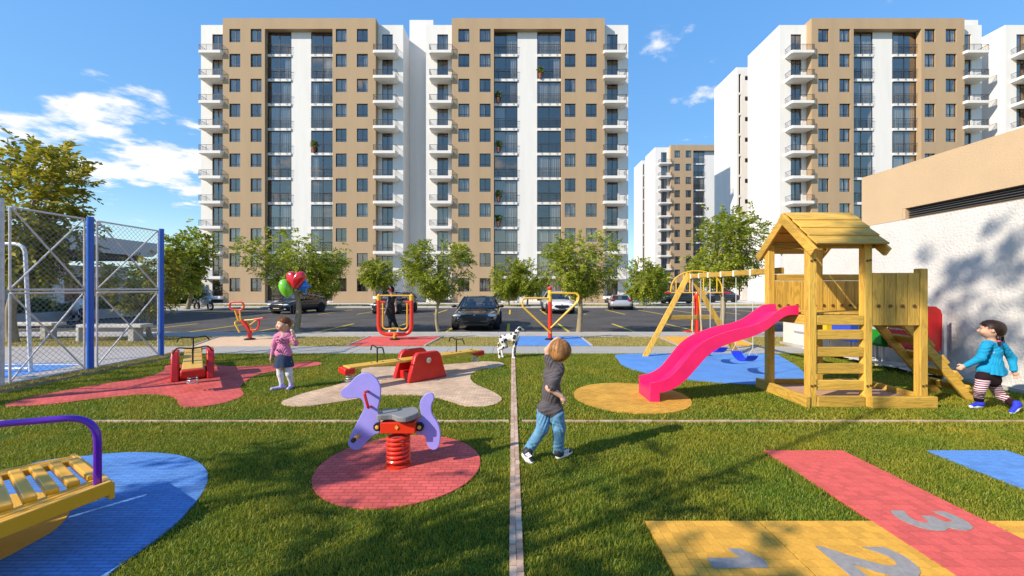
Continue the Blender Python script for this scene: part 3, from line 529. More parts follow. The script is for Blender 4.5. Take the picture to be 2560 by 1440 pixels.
tree('street_tree', 'wide tree between the swing frame and the wooden play tower', (7.8, 15.0, 0), 1.8, 3.35, 1.85, 1.4, 1050, 24, .09, .32, (.1, 0), .09, lv1, 'young trees along the near pavement', gap=.3)
for i, (px, cpx, rpx, top, bot, lab) in enumerate([(785, 790, 55, 660, 745, 'small tree across the car park partly hidden by the balloon tree'), (947, 947, 55, 648, 712, 'small round tree behind the red exercise frame'), (1272, 1270, 45, 645, 740, 'small tree before the tower door, just left of the arm exerciser'), (1318, 1322, 42, 652, 735, 'thin small tree next to the white centre panel of the middle tower'), (1605, 1603, 48, 645, 752, 'small tree right of the middle tower, left of the swing frame'), (1625, 1640, 35, 670, 745, 'thin tree behind the dark parked car near the swing frame')]):
    Y = 36.0 if i != 5 else 40.0; k = Y / 1000; zt = 1.65 + (720 - top) * k; zb = 1.65 + (720 - bot) * k
    tree('small_tree', lab, ((px - 1280) * k, Y, 0), max(1.2, zb + .5), (zt + zb) / 2, rpx * k, (zt - zb) / 2, 420, 40 + i, .16, .5, ((cpx - px) * k, 0), .07, lv1, 'small trees across the car park', gap=.25)
tree('garden_tree', 'tall olive tree at the left edge behind the mesh fence', (-15.2, 12.2, 0), 2.0, 4.15, 1.55, 2.35, 520, 61, .15, .46, (.55, 0), .11, lv2, 'trees by the sports court', gap=.3)
tree('garden_tree', 'low yellow green tree behind the farthest blue fence post', (-11.9, 13.2, 0), .95, 1.95, 1.2, 1.0, 380, 62, .08, .28, (.05, 0), .06, lv2, 'trees by the sports court', gap=.25)
tree('garden_tree', 'tall tree standing beside the left apartment tower', (-25.2, 31, 0), 3.2, 4.6, 1.75, 2.9, 620, 63, .22, .6, (.2, 0), .13, lv1, 'trees by the sports court', gap=.35)
for i, (x, y, h, r_) in enumerate([(-36, 44, 3.0, 3.0), (-44, 46, 3.6, 3.4), (-52, 44, 4.2, 3.6), (-62, 48, 4.4, 4)]):
    tree('background_tree', ['green tree just left of the left tower, low behind the motorbike', 'green tree behind the canopy roof at left', 'green tree behind the gatehouse, second from the left edge', 'green tree farthest left behind the gatehouse'][i], (x, y, 0), 1.5, h * .62, r_, h * .55, 420, 70 + i, .3, .8, (0, 0), .14, lv3, 'background trees')
for i, (x, y, h, r_) in enumerate([(21, 60, 4, 2.6), (24, 72, 4.4, 3)]):
    tree('background_tree', ['green tree in the gap between the middle and far towers', 'green tree farther back in the gap between the towers'][i], (x, y, 0), 1.6, h * .6, r_, h * .5, 330, 80 + i, .3, .8, (0, 0), .14, lv3, 'background trees')
# trees beside and behind the camera that throw the shadows on the lawn and wall
tree('shade_tree', 'tree out of view whose shadow falls on the near lawn', (-6.4, -1.5, 0), 2.6, 4.3, 1.5, 1.3, 75, 91, .14, .45, (0, 0), .10, lv1, 'shade trees', gap=.7)
tree('shade_tree', 'tree out of view whose shadow falls across the blue surface', (-8.6, -.95, 0), 2.4, 4.0, 1.6, 1.2, 170, 92, .14, .45, (0, 0), .10, lv1, 'shade trees', gap=.5)
tree('shade_tree', 'tree out of view whose shadow falls on the red play surface', (-13.4, 3.3, 0), 2.2, 3.6, 1.5, 1.3, 130, 93, .13, .4, (0, 0), .07, lv1, 'shade trees', gap=.8)
tree('shade_tree', 'tall slender tree out of view whose shadow falls on the white wall', (-5.6, -.87, 0), 10.0, 11.7, .75, 1.4, 48, 94, .15, .42, (0, 0), .032, lv1, 'shade trees', gap=.6)
tree('shade_tree', 'low tree out of view whose shadow reaches the hopscotch court', (-4.9, -.15, 0), 2.4, 4.2, .9, .8, 26, 95, .14, .45, (0, 0), .06, lv1, 'shade trees', gap=.7)

# ================================================================== mesh fence and sports court at left
blup = mat('blue_post_paint', (.01, .10, .50), .35, .5, coat=.2, var=.1, scale=4)
FX = -8.36; fn = root('mesh_fence', 'tall galvanised mesh fence with cross bracing and blue posts', 'fence', (FX, 7.9, 0))
MB().cyl((FX, 7.93, -.1), (FX, 7.93, 3.06), .055, n=16).build('post', blup, fn, smooth=True); MB().cyl((FX, 9.54, -.1), (FX, 9.54, 3.06), .05, n=16).build('post', blup, fn, smooth=True)
MB().cyl((FX, 6.55, -.1), (FX, 6.55, 3.12), .034, n=12).build('post', galv, fn, smooth=True); MB().cyl((FX, 5.2, -.1), (FX, 5.2, 3.12), .05, n=12).build('post', galv, fn, smooth=True)
wire = mat('chain_wire', (.26, .26, .27), .5, .5, metal=.3)
for (a, c) in ((5.28, 6.48), (6.66, 7.82), (8.06, 9.45)):
    for (z0, z1) in ((.07, 1.56), (1.62, 3.0)):
        fr = MB(); r = .017
        for p, q_ in (((a, z0), (c, z0)), ((a, z1), (c, z1)), ((a, z0), (a, z1)), ((c, z0), (c, z1))): fr.cyl((FX, p[0], p[1]), (FX, q_[0], q_[1]), r, n=8)
        fo = fr.build('panel_frame', galv, fn, smooth=True)
        MB().cyl((FX - .01, a, z0), (FX - .01, c, z1), .014, n=8).build('brace', galv, fo, smooth=True); MB().cyl((FX + .016, a, z1), (FX + .016, c, z0), .014, n=8).build('brace', galv, fo, smooth=True)
        w = MB(); st = .085; Lh = c - a; Hh = z1 - z0; k = -Hh
        def seg(k, s):
            t0 = max(0, -k if s > 0 else 0); 
        import itertools
        for s in (1, -1):
            k = -Hh
            while k < Lh:
                y0_, z0_ = (k, 0); t0 = max(0, -k); t1 = min(Hh, Lh - k)
                if t1 > t0 + .02:
                    pA_ = (FX + .004 * s, a + k + t0, (z0 + t0) if s > 0 else (z1 - t0)); pB_ = (FX + .004 * s, a + k + t1, (z0 + t1) if s > 0 else (z1 - t1)); w.cyl(pA_, pB_, .0026, n=3)
                k += st * 1.15
        w.build('wire_mesh', wire, fo)
MB().box(FX - .2, FX + .25, -6, 10.05, -.3, .03).build('fence_kerb', conc)['kind'] = 'structure'
x, y = rng.uniform(FX - .1, FX + .33, 9000), rng.uniform(5, 10.0, 9000); v, f = blades(x, y, rng.uniform(.02, .06, len(x)), rng.uniform(.008, .014, len(x)), z=.03, seg=1); tag(link('fence_grass', mesh_np('fence_grass', v, f, dm)), 'yellowed grass growing along the foot of the mesh fence', 'grass', kind='stuff')
MB().box(-30, FX - .205, -8, 11.3, -.3, -.008).build('sports_court', mat('court_concrete', (.40, .375, .36), .9, .2, var=.12, scale=1.2))['kind'] = 'structure'
MB().box(-24, -9.3, 1, 8.75, -.1, -.004).build('court_surface', m_bluf)['kind'] = 'structure'
for y0_ in (8.6, 4.0): tag(MB().box(-24, -9.3, y0_, y0_ + .06, -.1, 0).build('court_line', mat('white_line_paint', (.75, .74, .72), .8, .2)), kind='structure')
whp = mat('white_pipe', (.70, .68, .66), .45, .5, var=.15, scale=9)
go = root('goal_frame', 'white bent pipe goal frame standing behind the mesh fence', 'goal', (-9.6, 7.9, 0)); MB().tube(fillet([(-9.5, 7.9, -.05), (-9.62, 7.9, 2.52), (-11.8, 7.9, 2.55)], .22), .032, 10).build('post', whp, go, smooth=True); MB().tube([(-9.56, 7.9, .06), (-11.8, 7.9, .06)], .025, 8).build('ground_bar', whp, go, smooth=True); MB().tube([(-11.8, 7.9, 0), (-11.8, 7.9, 2.6)], .032, 8).build('post', whp, go, smooth=True)
# white benches
for i, (x0, x1, y0_, lab) in enumerate([(-13.35, -11.35, 12.45, 'white concrete bench behind the nearer blue fence post'), (-17.6, -14.7, 13.0, 'white concrete bench at the left edge behind the mesh fence')]):
    be = root('bench', lab, 'bench', ((x0 + x1) / 2, y0_, 0), group='concrete benches'); MB().box(x0, x1, y0_ - .22, y0_ + .22, .43, .53).build('seat', conc_l, be, bev=.015)
    if i == 0: MB().box(x0, x0 + .1, y0_ - .22, y0_ + .22, 0, .428).build('leg', conc_l, be, bev=.01)
    else: MB().box(x0 + .25, x0 + .43, y0_ - .17, y0_ + .17, 0, .428).build('leg', conc, be, bev=.01)
    MB().box(x1 - .45, x1 - .27, y0_ - .17, y0_ + .17, 0, .428).build('leg', conc, be, bev=.01)
# gatehouse with canopy
kg = root('gatehouse', 'low grey gatehouse with a deep floating canopy roof', 'building', (-26, 22, 0)); kgm = mat('gatehouse_grey', (.62, .59, .57), .85, .2, var=.08, scale=1); kw = mat('gatehouse_white', (.75, .73, .70), .85, .2, var=.08, scale=1)
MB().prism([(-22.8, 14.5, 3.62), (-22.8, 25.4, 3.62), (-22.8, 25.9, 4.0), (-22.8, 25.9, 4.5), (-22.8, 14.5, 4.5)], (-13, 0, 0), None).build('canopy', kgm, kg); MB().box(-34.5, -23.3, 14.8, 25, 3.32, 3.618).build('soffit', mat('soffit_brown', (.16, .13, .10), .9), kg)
b = MB(); b.wall(17, 26, 0, 2.95, [(18.2, 19.6, 1.0, 2.2), (21.2, 23.4, .9, 2.3), (24, 25.4, 1.0, 2.3)], .2, lambda u, d, z: (-25.0 - d, u, z)); b.add([(-25, 17, 2.95), (-25, 26, 2.95), (-34, 26, 2.95), (-34, 17, 2.95)], [(0, 1, 2, 3)]); b.add([(-25, 17, 0), (-25, 17, 2.95), (-34, 17, 2.95), (-34, 17, 0)], [(0, 1, 2, 3)]); b.add([(-25, 26, 0), (-25, 26, 2.95), (-34, 26, 2.95), (-34, 26, 0)], [(0, 1, 2, 3)]); b.build('wall', kw, kg)
for a, c, z0, z1 in ((18.2, 19.6, 1.0, 2.2), (21.2, 23.4, .9, 2.3), (24, 25.4, 1.0, 2.3)): MB().box(-25.19, -25.14, a, c, z0, z1).build('window', glassmat('gate_glass', (.1, .1, .11), .25) if a < 19 else bpy.data.materials['gate_glass'], kg)
MB().box(-34, -25.3, 17.1, 25.9, .02, .1).build('interior_floor', room, kg); MB().box(-27, -26.95, 17.1, 25.9, .1, 2.9).build('interior_wall', room, kg)
for yy in (16.2, 20.4): MB().box(-24.2, -23.5, yy, yy + .6, 0, 3.318).build('column', kw, kg)
MB().box(-23.2, -22.7, 14, 26, -.05, .45).build('planter', conc, kg)
hq = np.random.default_rng(5); n_ = 9000; hx = hq.uniform(-24.2, -23.1, n_); hy = hq.uniform(15, 26, n_); hz = .45 + hq.uniform(0, .75, n_) * (.7 + .3 * np.sin(hy * 2)); c_ = np.stack([hx, hy, hz], 1); d1 = hq.normal(0, 1, (n_, 3)); d1 /= np.linalg.norm(d1, axis=1)[:, None]; d2 = np.cross(d1, hq.normal(0, 1, (n_, 3))); d2 /= np.linalg.norm(d2, axis=1)[:, None]
V = np.stack([c_ - d1 * .07, c_ + d2 * .03, c_ + d1 * .07, c_ - d2 * .03], 1).reshape(-1, 3); tag(link('hedge', mesh_np('hedge', V, np.arange(len(V)).reshape(-1, 4), lv3)), 'dark green hedge in the planter before the gatehouse', 'hedge')
MB().box(-70, -37.5, 52, 52.3, -.1, 1.9).build('boundary_wall', mat('boundary_render', (.6, .56, .5), .9, .2, var=.1)); tag(bpy.data.objects['boundary_wall'], 'pale boundary wall far behind the motorbike at left', 'wall')
MB().box(-40, -23.8, 26.2, 35.13, -.3, 0).build('side_pavement', conc)['kind'] = 'structure'
# ================================================================== wooden play tower with slide
def bx(name, m, par, x0, x1, y0, y1, z0, z1, bev=.007): return MB().box(x0, x1, y0, y1, z0, z1).build(name, m, par, bev=bev)
boltm = mat('dark_bolt', (.13, .06, .015), .5, .5)
pt = root('play_tower', 'wooden play tower with plank roof, ladder and right hand platform', 'play tower', (4.9, 6.0, 0)); h = .0525
for (x, y, z) in ((4.16, 5.58, 2.33), (4.93, 5.58, 2.33), (4.16, 6.46, 2.33), (4.93, 6.46, 2.33), (5.70, 5.58, 1.92), (5.70, 6.46, 1.92)):
    p = bx('post', wood[2], pt, x - h, x + h, y - h, y + h, 0, z)
    if y < 6:
        for zz in ((.30, 2.03) if x < 5.5 else (.30,)):
            for k in (-.022, .022): MB().lathe([(.013, 0), (.017, .003), (.016, .010), (.008, .010), (.007, .004)], (x + k, y - h - .001, zz + .004 * (1 if k > 0 else -1)), (0, -1, 0), 8).build('bolt', boltm, p)
# floor, rails, walls
bx('floor_beam', wood[0], pt, 4.22, 4.875, 5.535, 5.575, 1.136, 1.27); bx('floor_beam', wood[1], pt, 4.115, 4.155, 5.635, 6.405, 1.136, 1.27); bx('floor_beam', wood[0], pt, 4.22, 5.64, 6.47, 6.505, 1.136, 1.27)
for i in range(10): bx('floor_board', wood[1], pt, 4.17 + i * .151, 4.17 + i * .151 + .147, 5.64, 6.40, 1.274, 1.30, .003)
bx('rail', wood[0], pt, 4.214, 5.646, 6.44, 6.485, 1.77, 1.87)
for i in range(10): 
    p = bx('plank', wood[2], pt, 4.216 + i * .143, 4.216 + i * .143 + .139, 6.438 - .02, 6.436, 1.27, 1.765, .005)
    MB().lathe([(.021, 0), (.026, .003), (.024, .012), (.011, .012), (.010, .004)], (4.286 + i * .143, 6.417, 1.37), (0, -1, 0), 8).build('bolt', boltm, p)
for i in range(4):
    p = bx('plank', wood[2], pt, 4.990 + i * .165, 4.990 + i * .165 + .159, 5.535, 5.56, 1.13, 1.86, .006)
    MB().lathe([(.021, 0), (.026, .003), (.024, .012), (.011, .012), (.010, .004)], (5.07 + i * .165, 5.534, 1.40), (0, -1, 0), 8).build('bolt', boltm, p)
bx('rail', wood[0], pt, 4.99, 5.646, 5.562, 5.60, 1.70, 1.79)
for z0, z1 in ((.935, 1.07), (.695, .83), (.46, .60), (.23, .37)): bx('rung', wood[0], pt, 4.214, 4.876, 5.545, 5.585, z0, z1)
for z0, z1 in ((.99, 1.10), (.74, .85), (.50, .61), (.27, .38)): bx('rung', wood[1], pt, 4.09, 4.106, 5.60, 6.44, z0, z1) if False else None
# sand box frame
bx('base_beam', wood[0], pt, 4.22, 4.872, 5.515, 5.575, 0, .155); bx('base_beam', wood[0], pt, 4.915, 5.82, 5.46, 5.525, 0, .16); bx('base_beam', wood[1], pt, 4.04, 4.104, 5.50, 6.64, 0, .16); bx('base_beam', wood[0], pt, 4.108, 5.76, 6.575, 6.635, 0, .15); bx('base_beam', wood[1], pt, 5.765, 5.825, 5.53, 6.64, 0, .15)
MB().box(4.1, 5.77, 5.53, 6.58, -.02, .07).build('sand', mat('sand', (.52, .31, .21), .95, .1, var=.15, scale=12, bump=.6, bscale=80), pt)
# roof
RY, RZ = 6.02, 2.76; ey, ez = 5.43, 2.235; sl_len = math.hypot(RY - ey, RZ - ez)
for s in (-1, 1):
    d = Vector((0, s * (RY - ey), -(RZ - ez))).normalized(); nrm = Vector((0, s * -d.z, abs(d.y)))
    for i in range(4):
        a = i * sl_len / 4; c = Vector((4.595, RY, RZ)) + d * (a + sl_len / 8 + .012) + nrm * (.030 - .0 * i); tl_ = (d - nrm * -.09).normalized(); n2 = Vector((1, 0, 0)).cross(tl_); n2 = n2 if n2.z > 0 else -n2
        MB().obox(c, (.49, 0, 0), tl_ * (sl_len / 8 + .014), n2 * .0115).build('roof_board', wood[0], pt, bev=.004)
    for xx in (4.085 + .003 * s, 5.075 + .003 * s):
        MB().bar(Vector((xx, RY, RZ)) + d * -.02 - nrm * .055, Vector((xx, RY, RZ)) + d * (sl_len + .09) - nrm * .055, .05, .125, nrm).build('barge_board', wood[1], pt, bev=.006)
    bx('eave_beam', wood[0], pt, 4.112, 5.045, 6.02 + s * .44 - .02, 6.02 + s * .44 + .02, 2.20, 2.29)
# ladder on the right
for yy in (5.87, 6.37):
    a = Vector((5.70, yy, 1.22)); c = Vector((6.76, yy, -.02)); MB().bar(a, c, .045, .125, (1, 0, 1)).build('ladder_stile', wood[0], pt, bev=.006)
dl = (Vector((6.76, 0, -.02)) - Vector((5.70, 0, 1.22)))
for i, t_ in enumerate((.14, .34, .54, .73, .90)):
    c = Vector((5.70, 6.12, 1.22)) + dl * t_ + Vector((.055, 0, .045)) * 1.2; MB().obox(c, (.05, 0, -.058), (0, .275, 0), (.018, 0, .015)).build('ladder_rung', wood[1], pt, bev=.005)
# slide
pink = mat('pink_slide_plastic', (.80, .012, .13), .34, .5, var=.13, scale=4, detail=8, bump=.08, bscale=50)
sd_ = root('slide', 'bright pink wavy plastic slide leaning on the wooden play tower', 'slide', (3.1, 6.0, 0))
tp = [(1085, 703), (1040, 705), (1000, 714), (950, 745), (880, 795), (800, 830), (700, 852), (600, 882), (500, 928), (430, 985), (370, 1060), (310, 1130), (240, 1172), (165, 1187)]; bt = [(1085, 762), (1045, 762), (1005, 770), (950, 806), (885, 855), (810, 893), (700, 927), (600, 963), (520, 1017), (455, 1088), (390, 1160), (320, 1215), (250, 1242), (165, 1250)]
def sp(q, Y): p = P(1560 + q[0] / 2.483, 480 + q[1] / 2.483, Y); return Vector((p.x, 0, p.z))
T3 = bez([sp(q, 5.74) for q in tp], 4); B3 = bez([sp(q, 5.74) for q in bt], 4); ya, yb = 5.74, 6.27; th = .028; mb = MB(); rings = []
for u, w_ in zip(T3, B3):
    fl_ = w_.lerp(u, .30); d_ = u - w_
    rings.append([(u.x, ya, u.z), (u.x, ya + th, u.z), (fl_.x, ya + th + .03, fl_.z), (fl_.x, yb - th - .03, fl_.z), (u.x, yb - th, u.z), (u.x, yb, u.z), (w_.x, yb, w_.z), (w_.x, yb - th, w_.z), (fl_.x - d_.x * .1, yb - th - .02, fl_.z - d_.z * .12), (fl_.x - d_.x * .1, ya + th + .02, fl_.z - d_.z * .12), (w_.x, ya + th, w_.z), (w_.x, ya, w_.z)])
mb.loft(rings); mb.build('chute', pink, sd_, smooth=True)
e = T3[-1]; w_ = B3[-1]; MB().box(w_.x - .004, w_.x + .135, ya + .004, yb - .004, 0, w_.z + .02).build('foot', pink, sd_, bev=.006)
# swing set
sw = root('swing_set', 'wooden swing beam carried by an A frame behind the pink slide', 'swing set', (4.4, 9, 0))
MB().box(4.34, 4.44, 6.52, 10.02, 1.885, 1.985).build('beam', wood[1], sw, bev=.006)
for a, c in (((4.36, 9.86, 2.0), (3.18, 9.6, -.02)), ((4.42, 9.9, 1.98), (5.60, 9.92, -.02))): MB().bar(a, c, .05, .125, (1, 0, .5)).build('leg', wood[2], sw, bev=.006)
MB().bar((3.80, 9.74, .93), (5.02, 9.91, .93), .04, .11).build('cross_bar', wood[0], sw, bev=.006)
strap = mat('white_strap', (.75, .74, .72), .6); rope = mat('grey_rope', (.5, .5, .5), .7); bseat = mat('blue_rubber_seat', (.012, .035, .62), .4, .5)
for i, (ya_, yb_, lab) in enumerate([(7.29, 7.84, 'blue belt swing seat hanging nearest the wooden tower post'), (8.32, 8.86, 'blue belt swing seat hanging in the middle, partly behind the slide'), (9.30, 9.72, 'blue belt swing seat hanging next to the A frame')]):
    s_ = root('swing', lab, 'swing', (4.39, (ya_ + yb_) / 2, 0), group='belt swings on the wooden beam'); zs = .42
    for k_, yy in enumerate((ya_, yb_)):
        MB().box(4.332, 4.448, yy - .022, yy + .022, 1.877, 1.993).build('strap', strap, s_); MB().cyl((4.39, yy, zs + .14), (4.39, yy, 1.885), .008, n=6).build('rope', rope, s_, smooth=True)
        for dx in (-.075, .075): MB().cyl((4.39, yy, zs + .14), (4.39 + dx, yy, zs), .006, n=6).build('hanger', rope, s_, smooth=True)
    q = [Vector((0, ya_ + (yb_ - ya_) * t / 10, zs - .13 * math.sin(math.pi * t / 10) ** .7)) for t in range(11)]; b = MB(); b.loft([[(4.39 - .095, p.y, p.z), (4.39 + .095, p.y, p.z), (4.39 + .095, p.y, p.z - .02), (4.39 - .095, p.y, p.z - .02)] for p in q]); b.build('seat', bseat, s_, smooth=True)

# ================================================================== recycling bins by the wall
for i, (yy, c, tx, lab) in enumerate([(7.42, (.62, .01, .008), 'PELIGROSOS', 'red recycling bin with white lettering, nearest of the row by the wall'), (8.05, (.01, .22, .012), 'NO\nRECICLABLE', 'green recycling bin behind the slanted ladder'), (8.75, (.03, .08, .55), 'PAPEL', 'blue recycling bin seen between the ladder rungs'), (9.40, (.78, .50, .02), '', 'yellow recycling bin seen between the ladder rungs'), (10.0, (.62, .62, .62), '', 'pale grey recycling bin at the far end of the row')]):
    bn = root('recycling_bin', lab, 'bin', (7.45, yy, 0), group='recycling bins along the wall'); m_ = mat('bin_plastic_%d' % i, c, .35, .5); w = .25
    prof = [(7.20, .56), (7.24, .50), (7.66, .50), (7.70, .56), (7.72, 1.15), (7.69, 1.26), (7.60, 1.32), (7.32, 1.32), (7.23, 1.26), (7.17, 1.15)]
    body = MB().prism([(a, yy - w, z) for a, z in prof], (0, 2 * w, 0), None).build('body', m_, bn, bev=.008, seg=2); MB().box(7.165, 7.178, yy - .16, yy + .16, 1.06, 1.2).build('flap', mat('bin_flap_%d' % i, tuple(x * .5 for x in c), .5), body)
    for s in (-1, 1): MB().box(7.70, 7.75, yy + s * (w + .025) - .015, yy + s * (w + .025) + .015, 0, 1.2).build('stand_post', galv, bn)
    MB().box(7.44, 7.95, yy - w - .02, yy + w + .02, .10, .13).build('stand_bar', galv, bn)
    if tx:
        me = text_mesh(tx, .085 if len(tx) > 6 else .13, .001); me.materials.append(strap); o = link('lettering', me, bn, Vector((7.179, yy, .90)) - woff(bn)); o.rotation_euler = (R(90), 0, R(-90))

# ================================================================== spring horse
lav = mat('lavender_panel', (.335, .295, .78), .45, .4, var=.09, scale=6, detail=8); lave = lav
def hx(x, y, Y=3.70): return P(820 + x / 3.43, 900 + y / 3.43, Y)
ho = root('spring_horse', 'lavender horse spring rider on a red coil with grey seat', 'spring rider', (-1.08, 3.7, 0))
head = [(105, 275), (120, 250), (175, 210), (230, 150), (275, 120), (320, 112), (375, 130), (420, 170), (447, 230), (450, 290), (440, 360), (428, 410), (430, 450), (440, 490), (440, 560), (440, 625), (405, 640), (370, 665), (330, 705), (285, 755), (250, 772), (205, 765), (175, 735), (172, 700), (195, 640), (230, 570), (270, 490), (302, 430), (305, 390), (295, 350), (270, 330), (220, 328), (150, 330), (115, 310)]
tail = [(752, 560), (765, 525), (790, 500), (795, 460), (785, 400), (788, 360), (810, 320), (845, 288), (880, 283), (905, 305), (908, 340), (890, 380), (885, 430), (900, 480), (935, 530), (960, 600), (962, 680), (945, 750), (905, 773), (865, 755), (845, 710), (835, 665), (805, 640), (752, 630)]
for pts in (head, tail):
    o_ = bez([hx(x, y) for x, y in pts], 3, True); MB().prism(o_, (0, .026, 0), None).build('side_panel', lav, ho, bev=.006, seg=2)
for yo in (-.11,):
    MB().tube(fillet([hx(340, 268, 3.7), hx(310, 280, 3.58), hx(345, 410, 3.58), hx(365, 398, 3.7)], .025), .0125, 8).build('handle', redp, ho, smooth=True)
pg = MB().cyl(hx(262, 645, 3.70), hx(215, 690, 3.58), .018, n=12).build('foot_peg', yelp, ho, smooth=True); MB().cyl(hx(225, 681, 3.60), hx(212, 694, 3.575), .0215, n=12).build('grip', blk, pg, smooth=True)
a, c = hx(450, 535, 3.62), hx(748, 630, 3.62); red_box = MB().box(a.x, c.x, 3.61, 3.82, c.z, a.z).build('spring_housing', ora, ho, bev=.006)
def lozenge(m, x, y, Y, r): c = hx(x, y, Y); return MB().prism([(c.x, Y, c.z + r), (c.x + r * .85, Y, c.z), (c.x, Y, c.z - r), (c.x - r * .85, Y, c.z)], (0, -.008, 0), None).build('diamond_mark', m, red_box)
lozenge(yelp, 590, 577, 3.609, .022)
for x in (422, 783):
    c = hx(x, 577, 3.66); k_ = MB(); k_.prism([c + Vector((dx * .038, 0, dz * .038)) for dx, dz in [(math.cos(t), math.sin(t)) for t in np.linspace(0, 2 * math.pi, 16, endpoint=False)]], (0, .03, 0), None); e_ = .05 if x < 600 else -.05; k_.box(min(c.x, c.x + e_), max(c.x, c.x + e_), c.y + .002, c.y + .028, c.z - .036, c.z + .036); br_ = k_.build('bracket', blk, ho); MB().lathe([(.018, 0), (.018, .008), (.012, .013), (.002, .013)], c + Vector((0, -.001, 0)), (0, -1, 0), 12).build('cap', yelp, br_)
so_ = [(440, 500), (445, 482), (480, 468), (550, 470), (600, 445), (690, 436), (760, 455), (777, 478), (770, 505)]
c0 = hx(608, 470, 3.7); xs0 = hx(440, 480, 3.7).x; xs1 = hx(777, 480, 3.7).x; zt = hx(600, 478, 3.6).z
out_ = bez([(xs0, 3.66, zt), (xs0 + .02, 3.60, zt), (xs0 + .14, 3.62, zt), (xs0 + .21, 3.56, zt), (xs1 - .06, 3.565, zt), (xs1, 3.70, zt), (xs1 - .06, 3.85, zt), (xs0 + .21, 3.855, zt), (xs0 + .14, 3.80, zt), (xs0 + .02, 3.80, zt)], 4, True)
MB().prism([p - Vector((0, 0, .045)) for p in out_], (0, 0, .05), None).build('seat', mat('grey_seat_plastic', (.22, .22, .225), .5, .4, var=.1, scale=5), ho, bev=.008, seg=2)
c = hx(603, 920, 3.715); zb = .02; zt_ = hx(603, 632, 3.715).z; MB().tube(helix((c.x, 3.715, zb + .02), .098, zt_ - zb - .02, 6.4, 16), .0155, 8).build('spring', ora, ho, smooth=True); MB().lathe([(.12, 0), (.12, .018), (.09, .02)], (c.x, 3.715, .012), n=20).build('base_ring', ora, ho, smooth=True)

# ================================================================== seesaws
def seesaw(cx, cy, dx, dy, half, lab, tilt=0.0):
    t = root('seesaw', lab, 'seesaw', (cx, cy, 0), group='red and yellow seesaws'); d = Vector((dx, dy, 0)).normalized(); p = Vector((-d.y, d.x, 0)); c = Vector((cx, cy, 0)); up = Vector((0, 0, 1)); zp = .37
    for s in (-1, 1):
        o_ = [(-.39, 0), (-.26, .44), (-.20, .50), (.20, .50), (.26, .44), (.39, 0)]; q = [c + d * a + up * (b_ + .014) + p * (s * .25 - .055) for a, b_ in o_]
        sp_ = MB().prism(q, p * .11, None).build('side_support', redp, t, bev=.02, seg=2, smooth=True); MB().lathe([(.05, 0), (.05, .012), (.03, .02), (.002, .02)], c + up * .37 + p * (s * .306), p * s, 14).build('axle_cap', steel, sp_, smooth=True)
    MB().obox(c + up * .09, d * .30, p * .194, up * .07).build('base_block', redp, t, bev=.02, seg=2)
    MB().obox(c + up * zp, d * half, p * .135, up * .022).build('plank', yelp, t, bev=.012, seg=2)
    for s in (-1, 1):
        e = c + d * (s * (half - .06)) + up * (zp - .045); MB().obox(e + d * (s * .05), d * .085, p * .15, up * .05).build('end_bumper', redp, t, bev=.02, seg=2, smooth=True); MB().tube(helix(e - up * .19, .075, .15, 4, 12, .055), .009, 6).build('spring', steel, t, smooth=True)
        hb = c + d * (s * (half - .52)) + up * zp; hdl = MB().cyl(hb, hb + up * .27, .013, n=8).build('handle_post', blk, t, smooth=True); w = .21
        MB().tube(fillet([hb + up * .20 + p * (-w - .05), hb + up * .30 + p * (-w), hb + up * .265, hb + up * .30 + p * w, hb + up * .20 + p * (w + .05)], .06), .012, 7).build('handlebar', blk, hdl, smooth=True)
        for k in (-.1, .1): MB().lathe([(.014, 0), (.014, .006), (.002, .006)], hb + up * .022 + d * k, n=10).build('bolt', blk, t)
    return t
seesaw(-1.69, 7.33, .734, .679, 1.33, 'red and yellow seesaw on the beige surface in front of the red exercise frame')
seesaw(-5.90, 7.40, .62, -.785, 1.42, 'red and yellow seesaw seen end on, on the red surface by the fence')

# ================================================================== yellow wobble bridge at lower left
yb_m = mat('yellow_bridge_paint', (.80, .40, .022), .35, .5, coat=.2, var=.05, scale=4); pur = mat('purple_rail_paint', (.10, .004, .42), .3, .5, coat=.3)
wb = root('wobble_bridge', 'yellow slatted wobble bridge with purple handrail at the lower left', 'play bridge', (-3.1, 2.4, 0))
P1 = Vector((-2.66, 2.66, .35)); P2 = Vector((-3.38, 3.08, .37)); ew = (P1 - P2); en = ew.normalized(); lg = Vector((-.40, -.91, .02)).normalized(); nz = Vector((0, 0, 1)); Lb = 1.75; lgn = Vector((-.22, -.97, .02)).normalized(); lgf = Vector((-.66, -.75, .02)).normalized()
for k in range(5): a = P1 - en * (.022 + k * .043); MB().bar(a - nz * .03, a + lgn * Lb - nz * .03, .036, .045 if k else .09).build('side_board', yb_m, wb, bev=.005)
for k in range(3): a = P2 + en * (.02 + k * .045); MB().bar(a - nz * .03, a + lgf * Lb - nz * .03, .037, .045).build('side_board', yb_m, wb, bev=.005)
MB().obox((P1 + P2) / 2 - nz * .05 + lg * .0, en * (ew.length / 2), lg * .016, nz * .055).build('end_board', yb_m, wb, bev=.005)
for i in range(17):
    u = .04 + i * .098; a = P2 + lgf * (u * .92) + en * .16; c = P1 + lgn * (u * 1.05) - en * .21; MB().bar(a, c, .058, .045).build('slat', yb_m, wb, bev=.008, seg=2)
r0 = P1 - en * .10 + lgn * .05; r1 = P(235, 1042, 2.62)
MB().tube(fillet([r0 - nz * .05, Vector((r0.x, r0.y, .80)), Vector((r0.x, r0.y, .80)) + Vector((-.80, -.30, .00)), Vector((r0.x, r0.y, .80)) + Vector((-1.6, -.9, 0))], .17, 9), .0215, 12).build('handrail', pur, wb, smooth=True)
